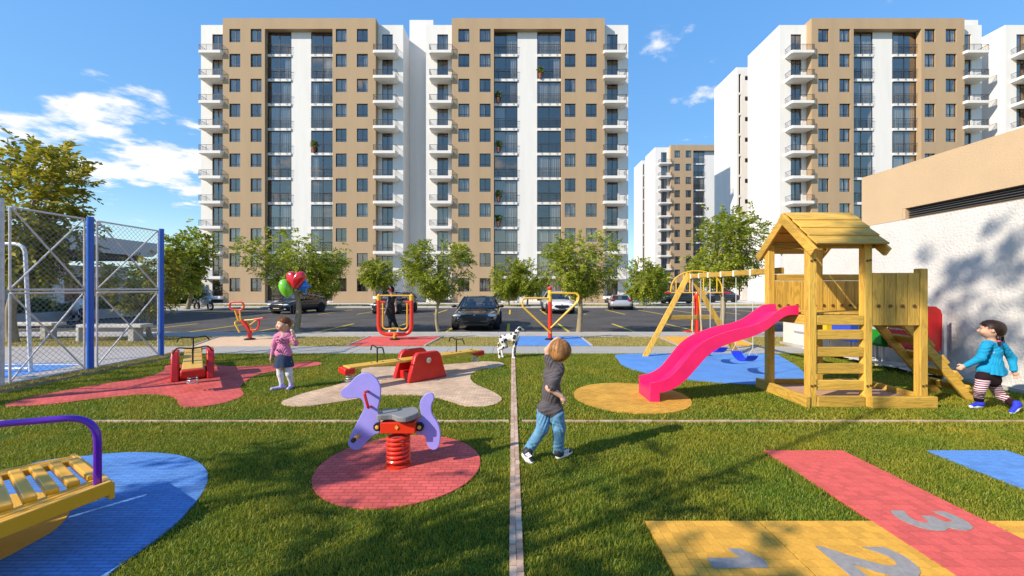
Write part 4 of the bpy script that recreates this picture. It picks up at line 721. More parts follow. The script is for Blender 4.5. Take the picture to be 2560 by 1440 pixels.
for (x, y) in ((-3.45, 2.5), (-3.5, 1.6), (-3.1, 1.2)): MB().cyl((x, y, .02), (x, y, .30), .04, n=12).build('leg', blk, wb, smooth=True)

# ================================================================== outdoor gym
YG = 12.7
def base_plate(par, x, r=.16): MB().lathe([(r, 0), (r, .03), (r * .6, .05), (.06, .05)], (x, YG, .012), n=18).build('base_plate', blk, par, smooth=True)
aw = root('air_walker', 'red U shaped air walker exercise frame with yellow swing arms', 'exercise machine', (-3.7, YG, 0)); A = lambda x, y, dY=0: P(900 + x / 8, 690 + y / 8, YG + dY)
MB().tube(fillet([A(375, 490), A(375, 1165), A(1030, 1165), A(1030, 490)], .30, 8), .062, 14).build('frame', ora, aw, smooth=True)
for x in (375, 1030): MB().lathe([(.066, 0), (.066, .12), (.075, .125), (.075, .15), (.05, .16), (.03, .2), (.002, .215)], A(x, 490), n=14).build('cap', yel, aw, smooth=True)
MB().cyl(A(400, 390), A(1005, 390), .022, n=10).build('grab_bar', yel, aw, smooth=True)
for pts, x0, x1 in (([(455, 530), (455, 1030), (520, 1065), (680, 1045)], 400, 500), ([(945, 530), (945, 1030), (880, 1070), (740, 1050)], 905, 1010)):
    MB().tube(fillet([A(x, y, -.02) for x, y in pts], .1), .024, 10).build('swing_arm', yel, aw, smooth=True); MB().cyl(A(x0, 522, -.02), A(x1, 522, -.02), .034, n=10).build('pivot', ora, aw, smooth=True)
    e = A(*pts[-1], -.02); MB().obox(e + Vector((0, -.05, 0)), (.09, 0, 0), (0, .16, 0), (0, 0, .014)).build('footplate', yel, aw, bev=.006)
MB().lathe([(.058, 0), (.058, .1), (.066, .105), (.07, .19), (.06, .2)], A(698, 1270), n=14).build('foot_column', yel, aw, smooth=True); base_plate(aw, A(698, 1290).x)
rr = root('rider_machine', 'red and yellow seated rider exercise machine at the left of the car park', 'exercise machine', (-8.3, YG, 0)); A2 = lambda x, y, dY=0: P(540 + x / 8.47, 700 + y / 8.47, YG + dY)
MB().tube(fillet([A2(715, 1260), A2(712, 1080), A2(560, 860)], .18), .062, 14).build('post', ora, rr, smooth=True); base_plate(rr, A2(715, 1270).x)
MB().tube(fillet([A2(335, 630), A2(540, 640), A2(605, 560), A2(560, 470), A2(320, 465), A2(275, 555), A2(335, 630), A2(430, 636)], .1), .026, 10).build('handlebar', ora, rr, smooth=True)
for x0, x1, m_ in ((400, 470, yel), (500, 525, yel)): MB().cyl(A2(x0, 640), A2(x1, 860), .023, n=8).build('stem', m_, rr, smooth=True)
for yy in (700, 770): MB().cyl(A2(430, yy), A2(515, yy), .014, n=6).build('stem_bar', ora, rr, smooth=True)
MB().tube(fillet([A2(500, 1105, -.2), A2(385, 890, -.2), A2(500, 862), A2(640, 868, .1), A2(800, 1100, .2)], .12), .026, 10).build('foot_bar', yel, rr, smooth=True)
MB().cyl(A2(600, 852), A2(890, 830), .022, n=8).build('seat_bar', yel, rr, smooth=True); MB().cyl(A2(720, 950), A2(860, 840), .02, n=8).build('seat_brace', yel, rr, smooth=True); MB().tube(fillet([A2(905, 840), A2(915, 960), A2(860, 1060), A2(730, 1060)], .15), .03, 10).build('seat_link', ora, rr, smooth=True)
c = A2(950, 812); MB().obox(c, (.15, 0, .02), (0, .13, 0), (-.003, 0, .022)).build('seat', ora, rr, bev=.015, seg=2)
ax = root('arm_exerciser', 'red post exerciser with two heart shaped yellow arm loops', 'exercise machine', (1.18, YG, 0)); A3 = lambda x, y, dY=0: P(1080 + x / 6.4, 690 + y / 6.4, YG + dY)
MB().cyl(A3(1888, 990), A3(1888, 400), .065, n=16).build('post', ora, ax, smooth=True); MB().lathe([(.07, 0), (.075, .08), (.05, .2), (.072, .22), (.072, .34), (.06, .36)], A3(1888, 410), n=14).build('hub', yel, ax, smooth=True); MB().ball(A3(1885, 195), (.072, .072, .065), 12).build('cap', ora, ax, smooth=True); base_plate(ax, A3(1888, 1020).x)
MB().tube(fillet([A3(1850, 355, -.05), A3(1445, 355, -.1), A3(1440, 480, -.15), A3(1905, 915, -.1)], .16), .03, 10).build('arm_loop', yel, ax, smooth=True)
for o_ in (0, .12): MB().tube(fillet([A3(1900, 272, -.05 + o_), A3(2345 - o_ * 150, 278, -.1 + o_), A3(2350 - o_ * 150, 400, -.15 + o_), A3(1900, 830, -.1 + o_)], .16), .028, 10).build('arm_loop', yel, ax, smooth=True)
gm4 = root('leg_press', 'yellow arched exercise rack on a red post behind the swings', 'exercise machine', (5.87, 12.8, 0)); A4 = lambda x, y, dY=0: P(1600 + x / 5.5375, 660 + y / 5.5375, 12.8 + dY)
MB().cyl(A4(785, 1010), A4(785, 440), .066, n=14).build('post', ora, gm4, smooth=True); MB().lathe([(.068, 0), (.06, .1), (.03, .14), (.002, .15)], A4(785, 440), n=14).build('cap', ora, gm4, smooth=True)
MB().cyl(A4(425, 395), A4(1140, 395), .02, n=8).build('base_bar', yel, gm4, smooth=True)
for x0, x1 in ((345, 425), (1145, 1250)): MB().cyl(A4(x0, 395), A4(x1, 395), .024, n=8).build('grip', redp, gm4, smooth=True)
arc = [A4(782 - 358 * math.cos(math.pi * k / 20), 395 - 300 * math.sin(math.pi * k / 20) ** .8) for k in range(21)]; MB().tube(arc, .022, 8).build('arch', yel, gm4, smooth=True)
for x in (500, 600, 690, 880, 970, 1065): y_ = 395 - 300 * math.sin(math.acos((782 - x) / 358)) ** .8; MB().cyl(A4(x, 395), A4(x, y_), .017, n=6).build('rung', yel, gm4, smooth=True)
for x0, x1 in ((740, 715), (815, 855)): MB().cyl(A4(x0, 440, -.1), A4(x1, 930, -.1), .02, n=8).build('swing_arm', yel, gm4, smooth=True)
for x in (670, 870): MB().obox(A4(x, 935, -.1), (.1, 0, 0), (0, .12, 0), (0, 0, .02)).build('footplate', redp, gm4, bev=.006)
# ================================================================== vehicles
chrome = mat('chrome', (.6, .6, .62), .15, .5, metal=1); tyre = mat('tyre', (.018, .018, .019), .75, .3); rimm = mat('alloy_rim', (.5, .5, .52), .35, .5, metal=.2); lampm = mat('headlight', (.75, .78, .82), .12, .7, coat=.6); tail_m = mat('tail_light', (.35, .01, .01), .2, .6); grille_m = mat('grille_black', (.008, .008, .009), .4, .5); trim = mat('trim_black', (.02, .02, .022), .5, .4); cglass = glassmat('car_glass', (.42, .46, .52), .07, .02, .55); inter = mat('car_interior', (.03, .035, .045), .8); plate = mat('number_plate', (.6, .55, .40), .5)
def paint(name, c): return mat(name, c, .22, .5, metal=.25, coat=1.0)
def wheel(par, x, y, r, w):
    s = 1 if x > 0 else -1; o = MB().lathe([(r * .62, -w / 2), (r * .9, -w / 2), (r, -w * .32), (r, w * .32), (r * .9, w / 2), (r * .62, w / 2)], (x, y, r), (s, 0, 0), 22).build('wheel', tyre, par, smooth=True)
    b = MB().lathe([(r * .63, w * .2), (r * .63, w * .46), (r * .56, w * .46), (r * .54, w * .3), (.002, w * .28)], (x, y, r), (s, 0, 0), 18)
    for k in range(7):
        a = 2 * math.pi * k / 7; d = Vector((0, math.cos(a), math.sin(a))); b.bar(Vector((x + s * w * .36, y, r)), Vector((x + s * w * .36, y, r)) + d * r * .58, .03, .035, (1, 0, 0))
    b.build('rim', rimm, o); return o
def car(label, loc, rz, pmat, L_=4.5, W_=1.8, H_=1.45, hatch=False, group='parked cars', low=False, lights=True):
    t = root('parked_car', label, 'car', (0, 0, 0), group=group); k = L_ / 4.5; hw = W_ / 2; hb = .97 * H_ / 1.45
    st = [(-2.25, .66, .60, .30), (-2.20, .78, .68, .24), (-2.05, .87, .735, .20), (-1.7, .96, .80, .18), (-1.25, 1.0, .865, .17), (-.8, 1.0, .93, .17), (0, 1.0, .955, .17), (1.0, 1.0, .97, .17), (1.7, .98, .965 if not hatch else .97, .19), (2.05, .93, .93, .24), (2.2, .86, .86, .30), (2.25, .74, .74, .36)]
    rings = []
    for y, w, zt, zb in st:
        w *= hw; zt *= H_ / 1.45; h_ = [(0, zt + .025), (.55 * w, zt + .015), (.84 * w, zt - .03), (.96 * w, zt - .10), (w, zt - .20), (w * .985, zb + .22), (w * .95, zb + .08), (w * .86, zb), (0, zb)]
        rings.append([(x, y * k, z) for x, z in h_] + [(-x, y * k, z) for x, z in h_[-2:0:-1]])
    MB().loft(rings).build('body', pmat, t, smooth=True, sub=1)
    # greenhouse
    yb0, yb1 = -.95 * k, (2.02 if hatch else 1.62) * k; yt0, yt1 = -.18 * k, (1.35 if hatch else .95) * k; zb, zt = .93 * H_ / 1.45, H_ - .045; wb, wt = hw * .88, hw * .66
    Bq = [(-wb, yb0, zb), (wb, yb0, zb), (wb * .98, yb1, zb + .02), (-wb * .98, yb1, zb + .02)]; Tq = [(-wt, yt0, zt), (wt, yt0, zt), (wt * .98, yt1, zt), (-wt * .98, yt1, zt)]; Bq = [Vector(q) for q in Bq]; Tq = [Vector(q) for q in Tq]
    for i, nm in enumerate(('windscreen', 'side_window', 'rear_window', 'side_window')):
        j = (i + 1) % 4; n_ = 6; b = MB(); rows = []
        for r_ in range(n_ + 1):
            v = r_ / n_; row = []
            for c in range(n_ + 1):
                u = c / n_; p = Bq[i].lerp(Bq[j], u).lerp(Tq[i].lerp(Tq[j], u), v); bul = 4 * u * (1 - u) * (.10 if i in (0, 2) else .02) + 4 * v * (1 - v) * .03; p += Vector((0, -1 if i == 0 else 1, 0)) * bul if i in (0, 2) else Vector((1 if i == 1 else -1, 0, 0)) * bul; row.append(p)
            rows.append(row)
        for r_ in range(n_):
            for c in range(n_): b.add([rows[r_][c], rows[r_][c + 1], rows[r_ + 1][c + 1], rows[r_ + 1][c]], [(0, 1, 2, 3)])
        b.build(nm, cglass, t, smooth=True)
    for i in range(4): MB().tube([Bq[i], Bq[i].lerp(Tq[i], .5) + Vector((0, (-.03 if i < 2 else .03), 0)), Tq[i]], .04, 6).build('pillar', pmat, t, smooth=True)
    for s in (-1, 1): a = Bq[1].lerp(Bq[2], .48); c = Tq[1].lerp(Tq[2], .45); MB().tube([(s * a.x, a.y, a.z), (s * c.x + s * .0, c.y, c.z)], .035, 6).build('pillar', trim, t, smooth=True)
    rr_ = []
    for i in range(7):
        v = i / 6; y = yt0 - .03 + (yt1 - yt0 + .06) * v; w = wt * 1.06; cr = .045 * math.sin(math.pi * (.12 + .76 * v)); rr_.append([(w * c, y, zt + (.02 + cr) * (1 - abs(c) ** 2.4) - .012) for c in (-1, -.8, -.4, 0, .4, .8, 1)] + [(w * c, y, zt - .03) for c in (1, 0, -1)])
    MB().loft(rr_).build('roof', pmat, t, smooth=True)
    rw = .32 * (H_ / 1.45)
    for sx in (-1, 1):
        for yy in (-1.38 * k, 1.36 * k): MB().cyl((sx * (hw - .22), yy, rw), (sx * (hw + .004), yy, rw), rw * 1.14, n=20).build('wheel_arch', trim, t, smooth=True); wheel(t, sx * (hw - .055), yy, rw, .21)
    fy = -2.25 * k
    gl = MB().prism([(-.42 * hw / .9, fy - .006, .60), (.42 * hw / .9, fy - .006, .60), (.50 * hw / .9, fy - .01, .50), (.36 * hw / .9, fy - .01, .42), (-.36 * hw / .9, fy - .01, .42), (-.50 * hw / .9, fy - .01, .50)], (0, .10, 0), None).build('grille', grille_m, t)
    for z in (.45, .49, .53, .57): MB().box(-.38, .38, fy - .014, fy - .004, z - .006, z + .006).build('grille_bar', trim, gl)
    MB().prism([(-.62 * hw / .9, fy + .02, .36), (.62 * hw / .9, fy + .02, .36), (.52 * hw / .9, fy + .01, .23), (-.52 * hw / .9, fy + .01, .23)], (0, .12, 0), None).build('lower_grille', grille_m, t)
    MB().box(-.24, .24, fy - .03, fy - .012, .375, .415).build('number_plate', plate if hatch else trim, t); MB().ball((0, fy - .0, .645), (.035, .02, .035), 10).build('badge', chrome, t)
    for s in (-1, 1):
        MB().ball((s * .66 * hw / .9, (-2.10) * k, .625), (.19, .16, .065), 12).build('headlight', lampm, t, smooth=True); MB().ball((s * .64 * hw / .9, -2.16 * k, .34), (.07, .07, .045), 10).build('fog_light', lampm if hatch else trim, t, smooth=True)
        MB().ball((s * .66 * hw / .9, 2.14 * k, .80), (.18, .12, .09), 10).build('tail_light', tail_m, t, smooth=True)
        mr = MB().ball((s * (hw + .09), -.62 * k, .99 * H_ / 1.45), (.12, .07, .075), 10).build('mirror', trim, t, smooth=True); MB().cyl((s * (hw - .1), -.62 * k, .95 * H_ / 1.45), (s * (hw + .05), -.62 * k, .97 * H_ / 1.45), .02, n=6).build('mirror_arm', trim, mr)
        MB().box(s * .38 - .22, s * .38 + .22, .25, .42, .75, 1.13).build('seat_back', inter, t, bev=.05, seg=2); MB().box(s * .38 - .11, s * .38 + .11, .30, .40, 1.14, 1.29 * H_ / 1.45).build('headrest', inter, t, bev=.04, seg=2)
        MB().box(s * hw * .93 - .01, s * hw * .93 + .01, -.05 * k, .15 * k, .80, .83).build('door_handle', trim, t)
    MB().box(-wb * .9, wb * .9, -.85 * k, -.55 * k, .90 * H_ / 1.45, .985 * H_ / 1.45).build('dashboard', inter, t, bev=.03); MB().box(-wb * .9, wb * .9, yb0 + .1, yb1 - .1, .5, .93 * H_ / 1.45).build('cabin_floor', inter, t)
    c_ = Vector((.38, -.42 * k, 1.02)); MB().tube([c_ + Vector((math.cos(a) * .18, math.sin(a) * .06, math.sin(a) * .17)) for a in np.linspace(0, 2 * math.pi, 18, endpoint=False)], .014, 6, closed=True).build('steering_wheel', trim, t, smooth=True)
    t.location = loc; t.rotation_euler = (0, 0, rz); return t
GZ = -.097
bp1 = paint('black_car_paint', (.012, .013, .016)); bp2 = paint('dark_blue_car_paint', (.008, .011, .02)); bp3 = paint('dark_green_car_paint', (.012, .02, .022)); wp = paint('white_car_paint', (.75, .75, .75)); wp.node_tree.nodes['Principled BSDF'].inputs['Metallic'].default_value = 0; sp_ = paint('silver_car_paint', (.42, .43, .47))
car('black saloon car facing the camera with a driver inside', (-1.52, 18.35, GZ), 0, bp1, 4.5, 1.92, 1.39)
car('dark blue hatchback parked behind the balloons, seen from its front corner', (-15.1, 28.4, GZ), R(-14), bp2, 4.0, 1.74, 1.5, hatch=True)
car('dark green car parked behind the red exercise frame', (-8.3, 28.6, GZ), R(-8), bp3, 4.5, 1.82, 1.5, hatch=True)
car('white car parked facing the camera behind the yellow arm loops', (3.25, 28.9, GZ), R(2), wp, 4.5, 1.84, 1.52)
car('low silver car parked before the foot of the middle tower', (9.0, 33.4, GZ), R(168), sp_, 3.9, 1.8, 1.2)
car('black car seen side on, left of the swing frame', (18.3, 43.5, -.02), R(-82), bp1, 4.9, 1.85, 1.42)
car('dark car farther back beyond the yellow arched exercise rack', (24.0, 46.5, -.02), R(-80), bp2, 4.6, 1.8, 1.45)
def motorbike(label, loc, rz, body_m, acc_m):
    t = root('motorbike', label, 'motorbike', (0, 0, 0), group='motorbikes')
    for y in (-.70, .68):
        w = MB().tube([(0, y + .26 * math.cos(a), .31 + .26 * math.sin(a)) for a in np.linspace(0, 2 * math.pi, 22, endpoint=False)], .07, 8, closed=True).build('wheel', tyre, t, smooth=True); b = MB().lathe([(.06, -.04), (.06, .04)], (0, y, .31), (1, 0, 0), 10)
        for k in range(6): a = math.pi * k / 3; b.bar((0, y, .31), (0, y + .22 * math.cos(a), .31 + .22 * math.sin(a)), .02, .02)
        b.build('rim', rimm, w)
    for s in (-1, 1): MB().cyl((s * .08, -.70, .31), (s * .08, -.42, .88), .026, n=8).build('fork', steel, t, smooth=True)
    MB().tube([(0, -.40, .86), (0, -.15, .62), (0, .25, .45), (0, .68, .31)], .05, 8).build('frame', trim, t, smooth=True); MB().ball((0, .02, .44), (.17, .27, .20), 12).build('engine', steel, t, smooth=True)
    MB().loft([[(x * w, y, z0 + (z1 - z0) * v) for x, v in ((-1, .2), (-.7, .9), (0, 1), (.7, .9), (1, .2), (.6, 0), (-.6, 0))] for y, w, z0, z1 in ((-.66, .12, .60, .90), (-.45, .24, .42, 1.06), (-.15, .26, .34, 1.04), (.15, .22, .45, .98), (.35, .14, .62, .9))]).build('fairing', body_m, t, smooth=True, sub=1)
    MB().loft([[(x * w, y, z0 + (z1 - z0) * v) for x, v in ((-1, .3), (-.6, 1), (.6, 1), (1, .3), (0, 0))] for y, w, z0, z1 in ((.12, .11, .70, .82), (.4, .15, .70, .80), (.75, .12, .76, .92), (.98, .05, .86, .96))]).build('seat', trim, t, smooth=True, sub=1)
    MB().prism([(-.15, -.62, .88), (.15, -.62, .88), (.1, -.42, 1.12), (-.1, -.42, 1.12)], (0, .015, 0), None).build('windshield', acc_m, t); MB().tube([(-.33, -.28, .96), (-.12, -.4, .98), (.12, -.4, .98), (.33, -.28, .96)], .016, 6).build('handlebar', trim, t, smooth=True)
    MB().ball((0, -.66, .80), (.1, .06, .08), 10).build('headlight', lampm, t, smooth=True); MB().cyl((.14, .15, .33), (.16, .85, .48), .05, n=10).build('exhaust', chrome, t, smooth=True); MB().box(-.06, .06, .72, 1.0, .60, .66).build('mudguard', body_m, t, bev=.01); MB().cyl((-.05, 0, .3), (-.28, .05, .01), .015, n=6).build('kickstand', trim, t)
    t.location = loc; t.rotation_euler = (0, 0, rz); return t
motorbike('grey and black motorbike parked left of the left tower', (-24.3, 31.5, GZ), R(75), mat('grey_fairing', (.25, .26, .28), .3, coat=.5), mat('blue_screen', (.1, .35, .6), .1))
motorbike('white motorbike parked by the gatehouse behind the mesh fence', (-22.2, 20.4, .0), R(60), mat('white_fairing', (.7, .7, .7), .3, coat=.5), mat('white_screen', (.6, .6, .62), .1))
# ================================================================== people and the dog: smooth blended bodies
def sdf_mesh(name, prims, h, mats):
    los = []; his = []
    for p in prims:
        if p[0] == 'c': a = np.array(p[1]); b = np.array(p[2]); r = max(p[3], p[4]); los.append(np.minimum(a, b) - r); his.append(np.maximum(a, b) + r)
        else: c = np.array(p[1]); r = max(p[2]); los.append(c - r); his.append(c + r)
    lo = np.min(los, 0) - 4 * h; hi = np.max(his, 0) + 4 * h; n = np.ceil((hi - lo) / h).astype(int) + 1; D = np.full(n, .2, np.float32); M_ = np.zeros(n, np.int16); DM = np.full(n, 9, np.float32); ax = [lo[i] + np.arange(n[i]) * h for i in range(3)]
    for p, l_, h_ in zip(prims, los, his):
        k = p[5] if p[0] == 'c' else p[3]; mi = p[6] if p[0] == 'c' else p[4]; pad = 3 * h + 1.2 * k; s = [slice(max(0, int((l_[i] - pad - lo[i]) / h)), min(n[i], int((h_[i] + pad - lo[i]) / h) + 2)) for i in range(3)]
        X, Y, Z = np.meshgrid(ax[0][s[0]], ax[1][s[1]], ax[2][s[2]], indexing='ij', sparse=True)
        if p[0] == 'c':
            a = np.array(p[1]); ba = np.array(p[2]) - a; bb = max(ba @ ba, 1e-12); t = np.clip(((X - a[0]) * ba[0] + (Y - a[1]) * ba[1] + (Z - a[2]) * ba[2]) / bb, 0, 1); d = np.sqrt((X - a[0] - ba[0] * t) ** 2 + (Y - a[1] - ba[1] * t) ** 2 + (Z - a[2] - ba[2] * t) ** 2) - (p[3] + (p[4] - p[3]) * t)
        else:
            c = p[1]; q = [X - c[0], Y - c[1], Z - c[2]]; r = p[2]
            if len(p) > 5 and p[5] is not None:
                Rm = p[5]; q = [Rm[0][i] * q[0] + Rm[1][i] * q[1] + Rm[2][i] * q[2] for i in range(3)]
            k0 = np.sqrt((q[0] / r[0]) ** 2 + (q[1] / r[1]) ** 2 + (q[2] / r[2]) ** 2); k1 = np.sqrt((q[0] / r[0] ** 2) ** 2 + (q[1] / r[1] ** 2) ** 2 + (q[2] / r[2] ** 2) ** 2) + 1e-9; d = k0 * (k0 - 1) / k1
        s = tuple(s); A_ = D[s]; d = d.astype(np.float32); hh = np.clip(.5 + .5 * (A_ - d) / k, 0, 1); D[s] = A_ * (1 - hh) + d * hh - k * hh * (1 - hh); m = d < DM[s]; DMs = DM[s]; DMs[m] = d[m]; Ms = M_[s]; Ms[m] = mi
    I = D < 0; cs = [slice(None, -1), slice(1, None)]; cnt = sum(I[cs[i], cs[j], cs[k]].astype(np.int8) for i in (0, 1) for j in (0, 1) for k in (0, 1)); act = (cnt > 0) & (cnt < 8); idx = np.full(act.shape, -1, np.int64); ci = np.argwhere(act); idx[act] = np.arange(len(ci)); acc = np.zeros((len(ci), 3)); num = np.zeros(len(ci))
    cor = [(i, j, k) for i in (0, 1) for j in (0, 1) for k in (0, 1)]; val = {c: D[ci[:, 0] + c[0], ci[:, 1] + c[1], ci[:, 2] + c[2]] for c in cor}
    for c in cor:
        for a in range(3):
            if c[a] == 0:
                e = list(c); e[a] = 1; e = tuple(e); v0, v1 = val[c], val[e]; m = (v0 < 0) != (v1 < 0); t = np.where(m, v0 / (v0 - v1 + 1e-12), 0); pos = np.array(c, float)[None] + np.zeros((len(ci), 1)); pos[:, a] += t; acc[m] += pos[m]; num[m] += 1
    V = lo + (ci + acc / num[:, None]) * h; F = []; FM = []
    for a in range(3):
        b, c = (a + 1) % 3, (a + 2) % 3; s0 = [slice(1, -1)] * 3; s0[a] = slice(None, -1); s1 = [slice(1, -1)] * 3; s1[a] = slice(1, None); x0 = I[tuple(s0)]; x1 = I[tuple(s1)]; E = np.argwhere(x0 != x1); off = np.ones(3, int); off[a] = 0; Eg = E + off; fl = x0[tuple(E.T)]
        def g(db, dc): q = Eg.copy(); q[:, b] += db; q[:, c] += dc; return idx[tuple(q.T)]
        Q = np.stack([g(-1, -1), g(0, -1), g(0, 0), g(-1, 0)], 1); Q = np.where(fl[:, None], Q, Q[:, ::-1]); F.append(Q); FM.append(M_[tuple(Eg.T)])
    F = np.concatenate(F); FM = np.concatenate(FM); ok = (F >= 0).all(1); F = F[ok]; FM = FM[ok]; me = mesh_np(name, V, F, None, True)
    for m in mats: me.materials.append(m)
    if len(mats) > 1 and len(me.polygons) == len(FM): me.polygons.foreach_set('material_index', FM.astype(np.int32))
    return me
def blob(name, prims, h, mats, par, wr=0):
    off = woff(par); q = []
    for p in prims:
        p = list(p); p[1] = tuple(Vector(p[1]) - off)
        if p[0] == 'c': p[2] = tuple(Vector(p[2]) - off)
        q.append(p)
    me = sdf_mesh(name, q, h, mats if isinstance(mats, list) else [mats])
    if wr:
        nv = len(me.vertices); co = np.empty(nv * 3, np.float32); no = np.empty(nv * 3, np.float32); me.vertices.foreach_get('co', co); me.vertex_normals.foreach_get('vector', no); co = co.reshape(-1, 3); no = no.reshape(-1, 3); x, y, z = co.T
        a_ = np.sin(70 * z + 14 * np.sin(17 * x + 3) + 9 * np.sin(13 * y)) * (.5 + .5 * np.sin(21 * z + 11 * x)); b_ = np.sin(48 * (x + .6 * z) + 10 * np.sin(19 * z)) * (.5 + .5 * np.sin(16 * z - 9 * y)); co += no * ((a_ + .7 * b_) * wr)[:, None]; me.vertices.foreach_set('co', co.ravel().astype(np.float32)); me.update()
    return link(name, me, par)
def c_(a, b, r0, r1=None, k=.02, m=0): return ('c', tuple(a), tuple(b), r0, r0 if r1 is None else r1, k, m)
def e_(c, r, k=.02, m=0, rot=None): return ('e', tuple(c), r, k, m, rot)
def chain(pts, rs, k=.02, m=0): return [c_(pts[i], pts[i + 1], rs[i], rs[i + 1], k, m) for i in range(len(pts) - 1)]
def rotz(a): return [[math.cos(a), -math.sin(a), 0], [math.sin(a), math.cos(a), 0], [0, 0, 1]]
def hand(wrist, d, palm_n, s=1.0, curl=.5, side=1):      # palm, four fingers and a thumb; d = pointing way, palm_n = way the palm faces
    d = Vector(d).normalized(); n = Vector(palm_n); n = (n - d * n.dot(d)).normalized(); a = d.cross(n) * side; W_ = Vector(wrist); pr = [c_(W_, W_ + d * .045 * s, .017 * s, .022 * s, .012), c_(W_ + d * .03 * s - a * .014 * s, W_ + d * .03 * s + a * .014 * s, .015 * s, .015 * s, .012)]
    for i, ln in enumerate((.040, .046, .043, .034)):
        b = W_ + d * .055 * s + a * ((i - 1.5) * .0125 * s); m1 = b + (d * math.cos(curl * .6) + n * math.sin(curl * .6)) * ln * .5 * s; t = m1 + (d * math.cos(curl * 1.7) + n * math.sin(curl * 1.7)) * ln * .5 * s; pr += chain([b - d * .015 * s, b, m1, t], [.0075 * s, .0075 * s, .007 * s, .006 * s], .004)
    tb = W_ + d * .015 * s - a * .02 * s; t1 = tb + (d * .6 - a * .7 + n * .3).normalized() * .026 * s; t2 = t1 + (d * .9 - a * .1 + n * .4).normalized() * .022 * s; pr += chain([tb, t1, t2], [.010 * s, .0085 * s, .007 * s], .006); return pr
skin = mat('skin', (.62, .36, .255), .5, .4, var=.06, scale=12); skin.node_tree.nodes['Principled BSDF'].inputs['Subsurface Weight'].default_value = .12; skin.node_tree.nodes['Principled BSDF'].inputs['Subsurface Radius'].default_value = (.02, .008, .004); skin.node_tree.nodes['Principled BSDF'].inputs['Subsurface Scale'].default_value = .3
eyem = mat('eye_dark', (.02, .015, .012), .2, .6); lipm = mat('lips', (.45, .12, .11), .4)
def cloth(name, c, **k): return mat(name, c, .85, .2, var=k.get('var', .12), scale=k.get('scale', 18), bump=k.get('bump', .5), bscale=k.get('bscale', 22), sx=k.get('sx', (1, 1, 1)))
def stripes(name, c1, c2, freq, axis=2, th=0.0, wob=.6):
    m, t, n, l, b = newmat(name); b.inputs['Roughness'].default_value = .85; tc = n.new('ShaderNodeTexCoord'); no = n.new('ShaderNodeTexNoise'); no.inputs['Scale'].default_value = 9; l.new(tc.outputs['Object'], no.inputs['Vector']); se = n.new('ShaderNodeSeparateXYZ'); l.new(tc.outputs['Object'], se.inputs[0]); mu = n.new('ShaderNodeMath'); mu.operation = 'MULTIPLY_ADD'; mu.inputs[1].default_value = freq; l.new(se.outputs[axis], mu.inputs[0]); nm = n.new('ShaderNodeMath'); nm.operation = 'MULTIPLY'; nm.inputs[1].default_value = wob * 6; l.new(no.outputs[0], nm.inputs[0]); l.new(nm.outputs[0], mu.inputs[2]); s_ = n.new('ShaderNodeMath'); s_.operation = 'SINE'; l.new(mu.outputs[0], s_.inputs[0]); g_ = n.new('ShaderNodeMath'); g_.operation = 'GREATER_THAN'; g_.inputs[1].default_value = th; l.new(s_.outputs[0], g_.inputs[0]); mi = n.new('ShaderNodeMix'); mi.data_type = 'RGBA'; l.new(g_.outputs[0], mi.inputs['Factor']); mi.inputs['A'].default_value = (*c1, 1); mi.inputs['B'].default_value = (*c2, 1); l.new(mi.outputs['Result'], b.inputs['Base Color']); return m
def face(c, r, fdir, up=(0, 0, 1)):
    f = Vector(fdir).normalized(); s = f.cross(Vector(up)).normalized(); u = s.cross(f); c = Vector(c); at = lambda a, b_, o: c + s * a * r + u * b_ * r + f * o * r
    return at, f, s, u
def head_prims(c, r, fdir):
    at, f, s, u = face(c, r, fdir); return [e_(c, (r * .93, r * .93, r * 1.08), .01), e_(at(0, -.42, .28), (r * .62, r * .62, r * .62), .03), e_(at(0, -.55, .62), (r * .28, r * .28, r * .25), .02), c_(at(0, .0, .88), at(0, -.26, 1.06), r * .10, r * .14, .012), e_(at(.95, -.1, -.05), (r * .16, r * .2, r * .24), .006), e_(at(-.95, -.1, -.05), (r * .16, r * .2, r * .24), .006), c_(at(.2, -.62, .83), at(-.2, -.62, .83), r * .09, r * .09, .012), e_(at(.45, -.3, .66), (r * .28,) * 3, .03), e_(at(-.45, -.3, .66), (r * .28,) * 3, .03)]
def face_bits(par, c, r, fdir):
    at, f, s, u = face(c, r, fdir); off = woff(par)
    for k in (-1, 1):
        MB().ball(at(.36 * k, -.06, .845), (r * .10, r * .10, r * .085), 8).build('eye', eyem, par, smooth=True); MB().tube([at(.2 * k, .14, .93), at(.38 * k, .19, .88), at(.54 * k, .13, .80)], r * .035, 5).build('eyebrow', mat_hair[0], par)
    MB().tube([at(-.19, -.585, .885), at(0, -.60, .93), at(.19, -.585, .885)], r * .045, 6).build('mouth', lipm, par, smooth=True)
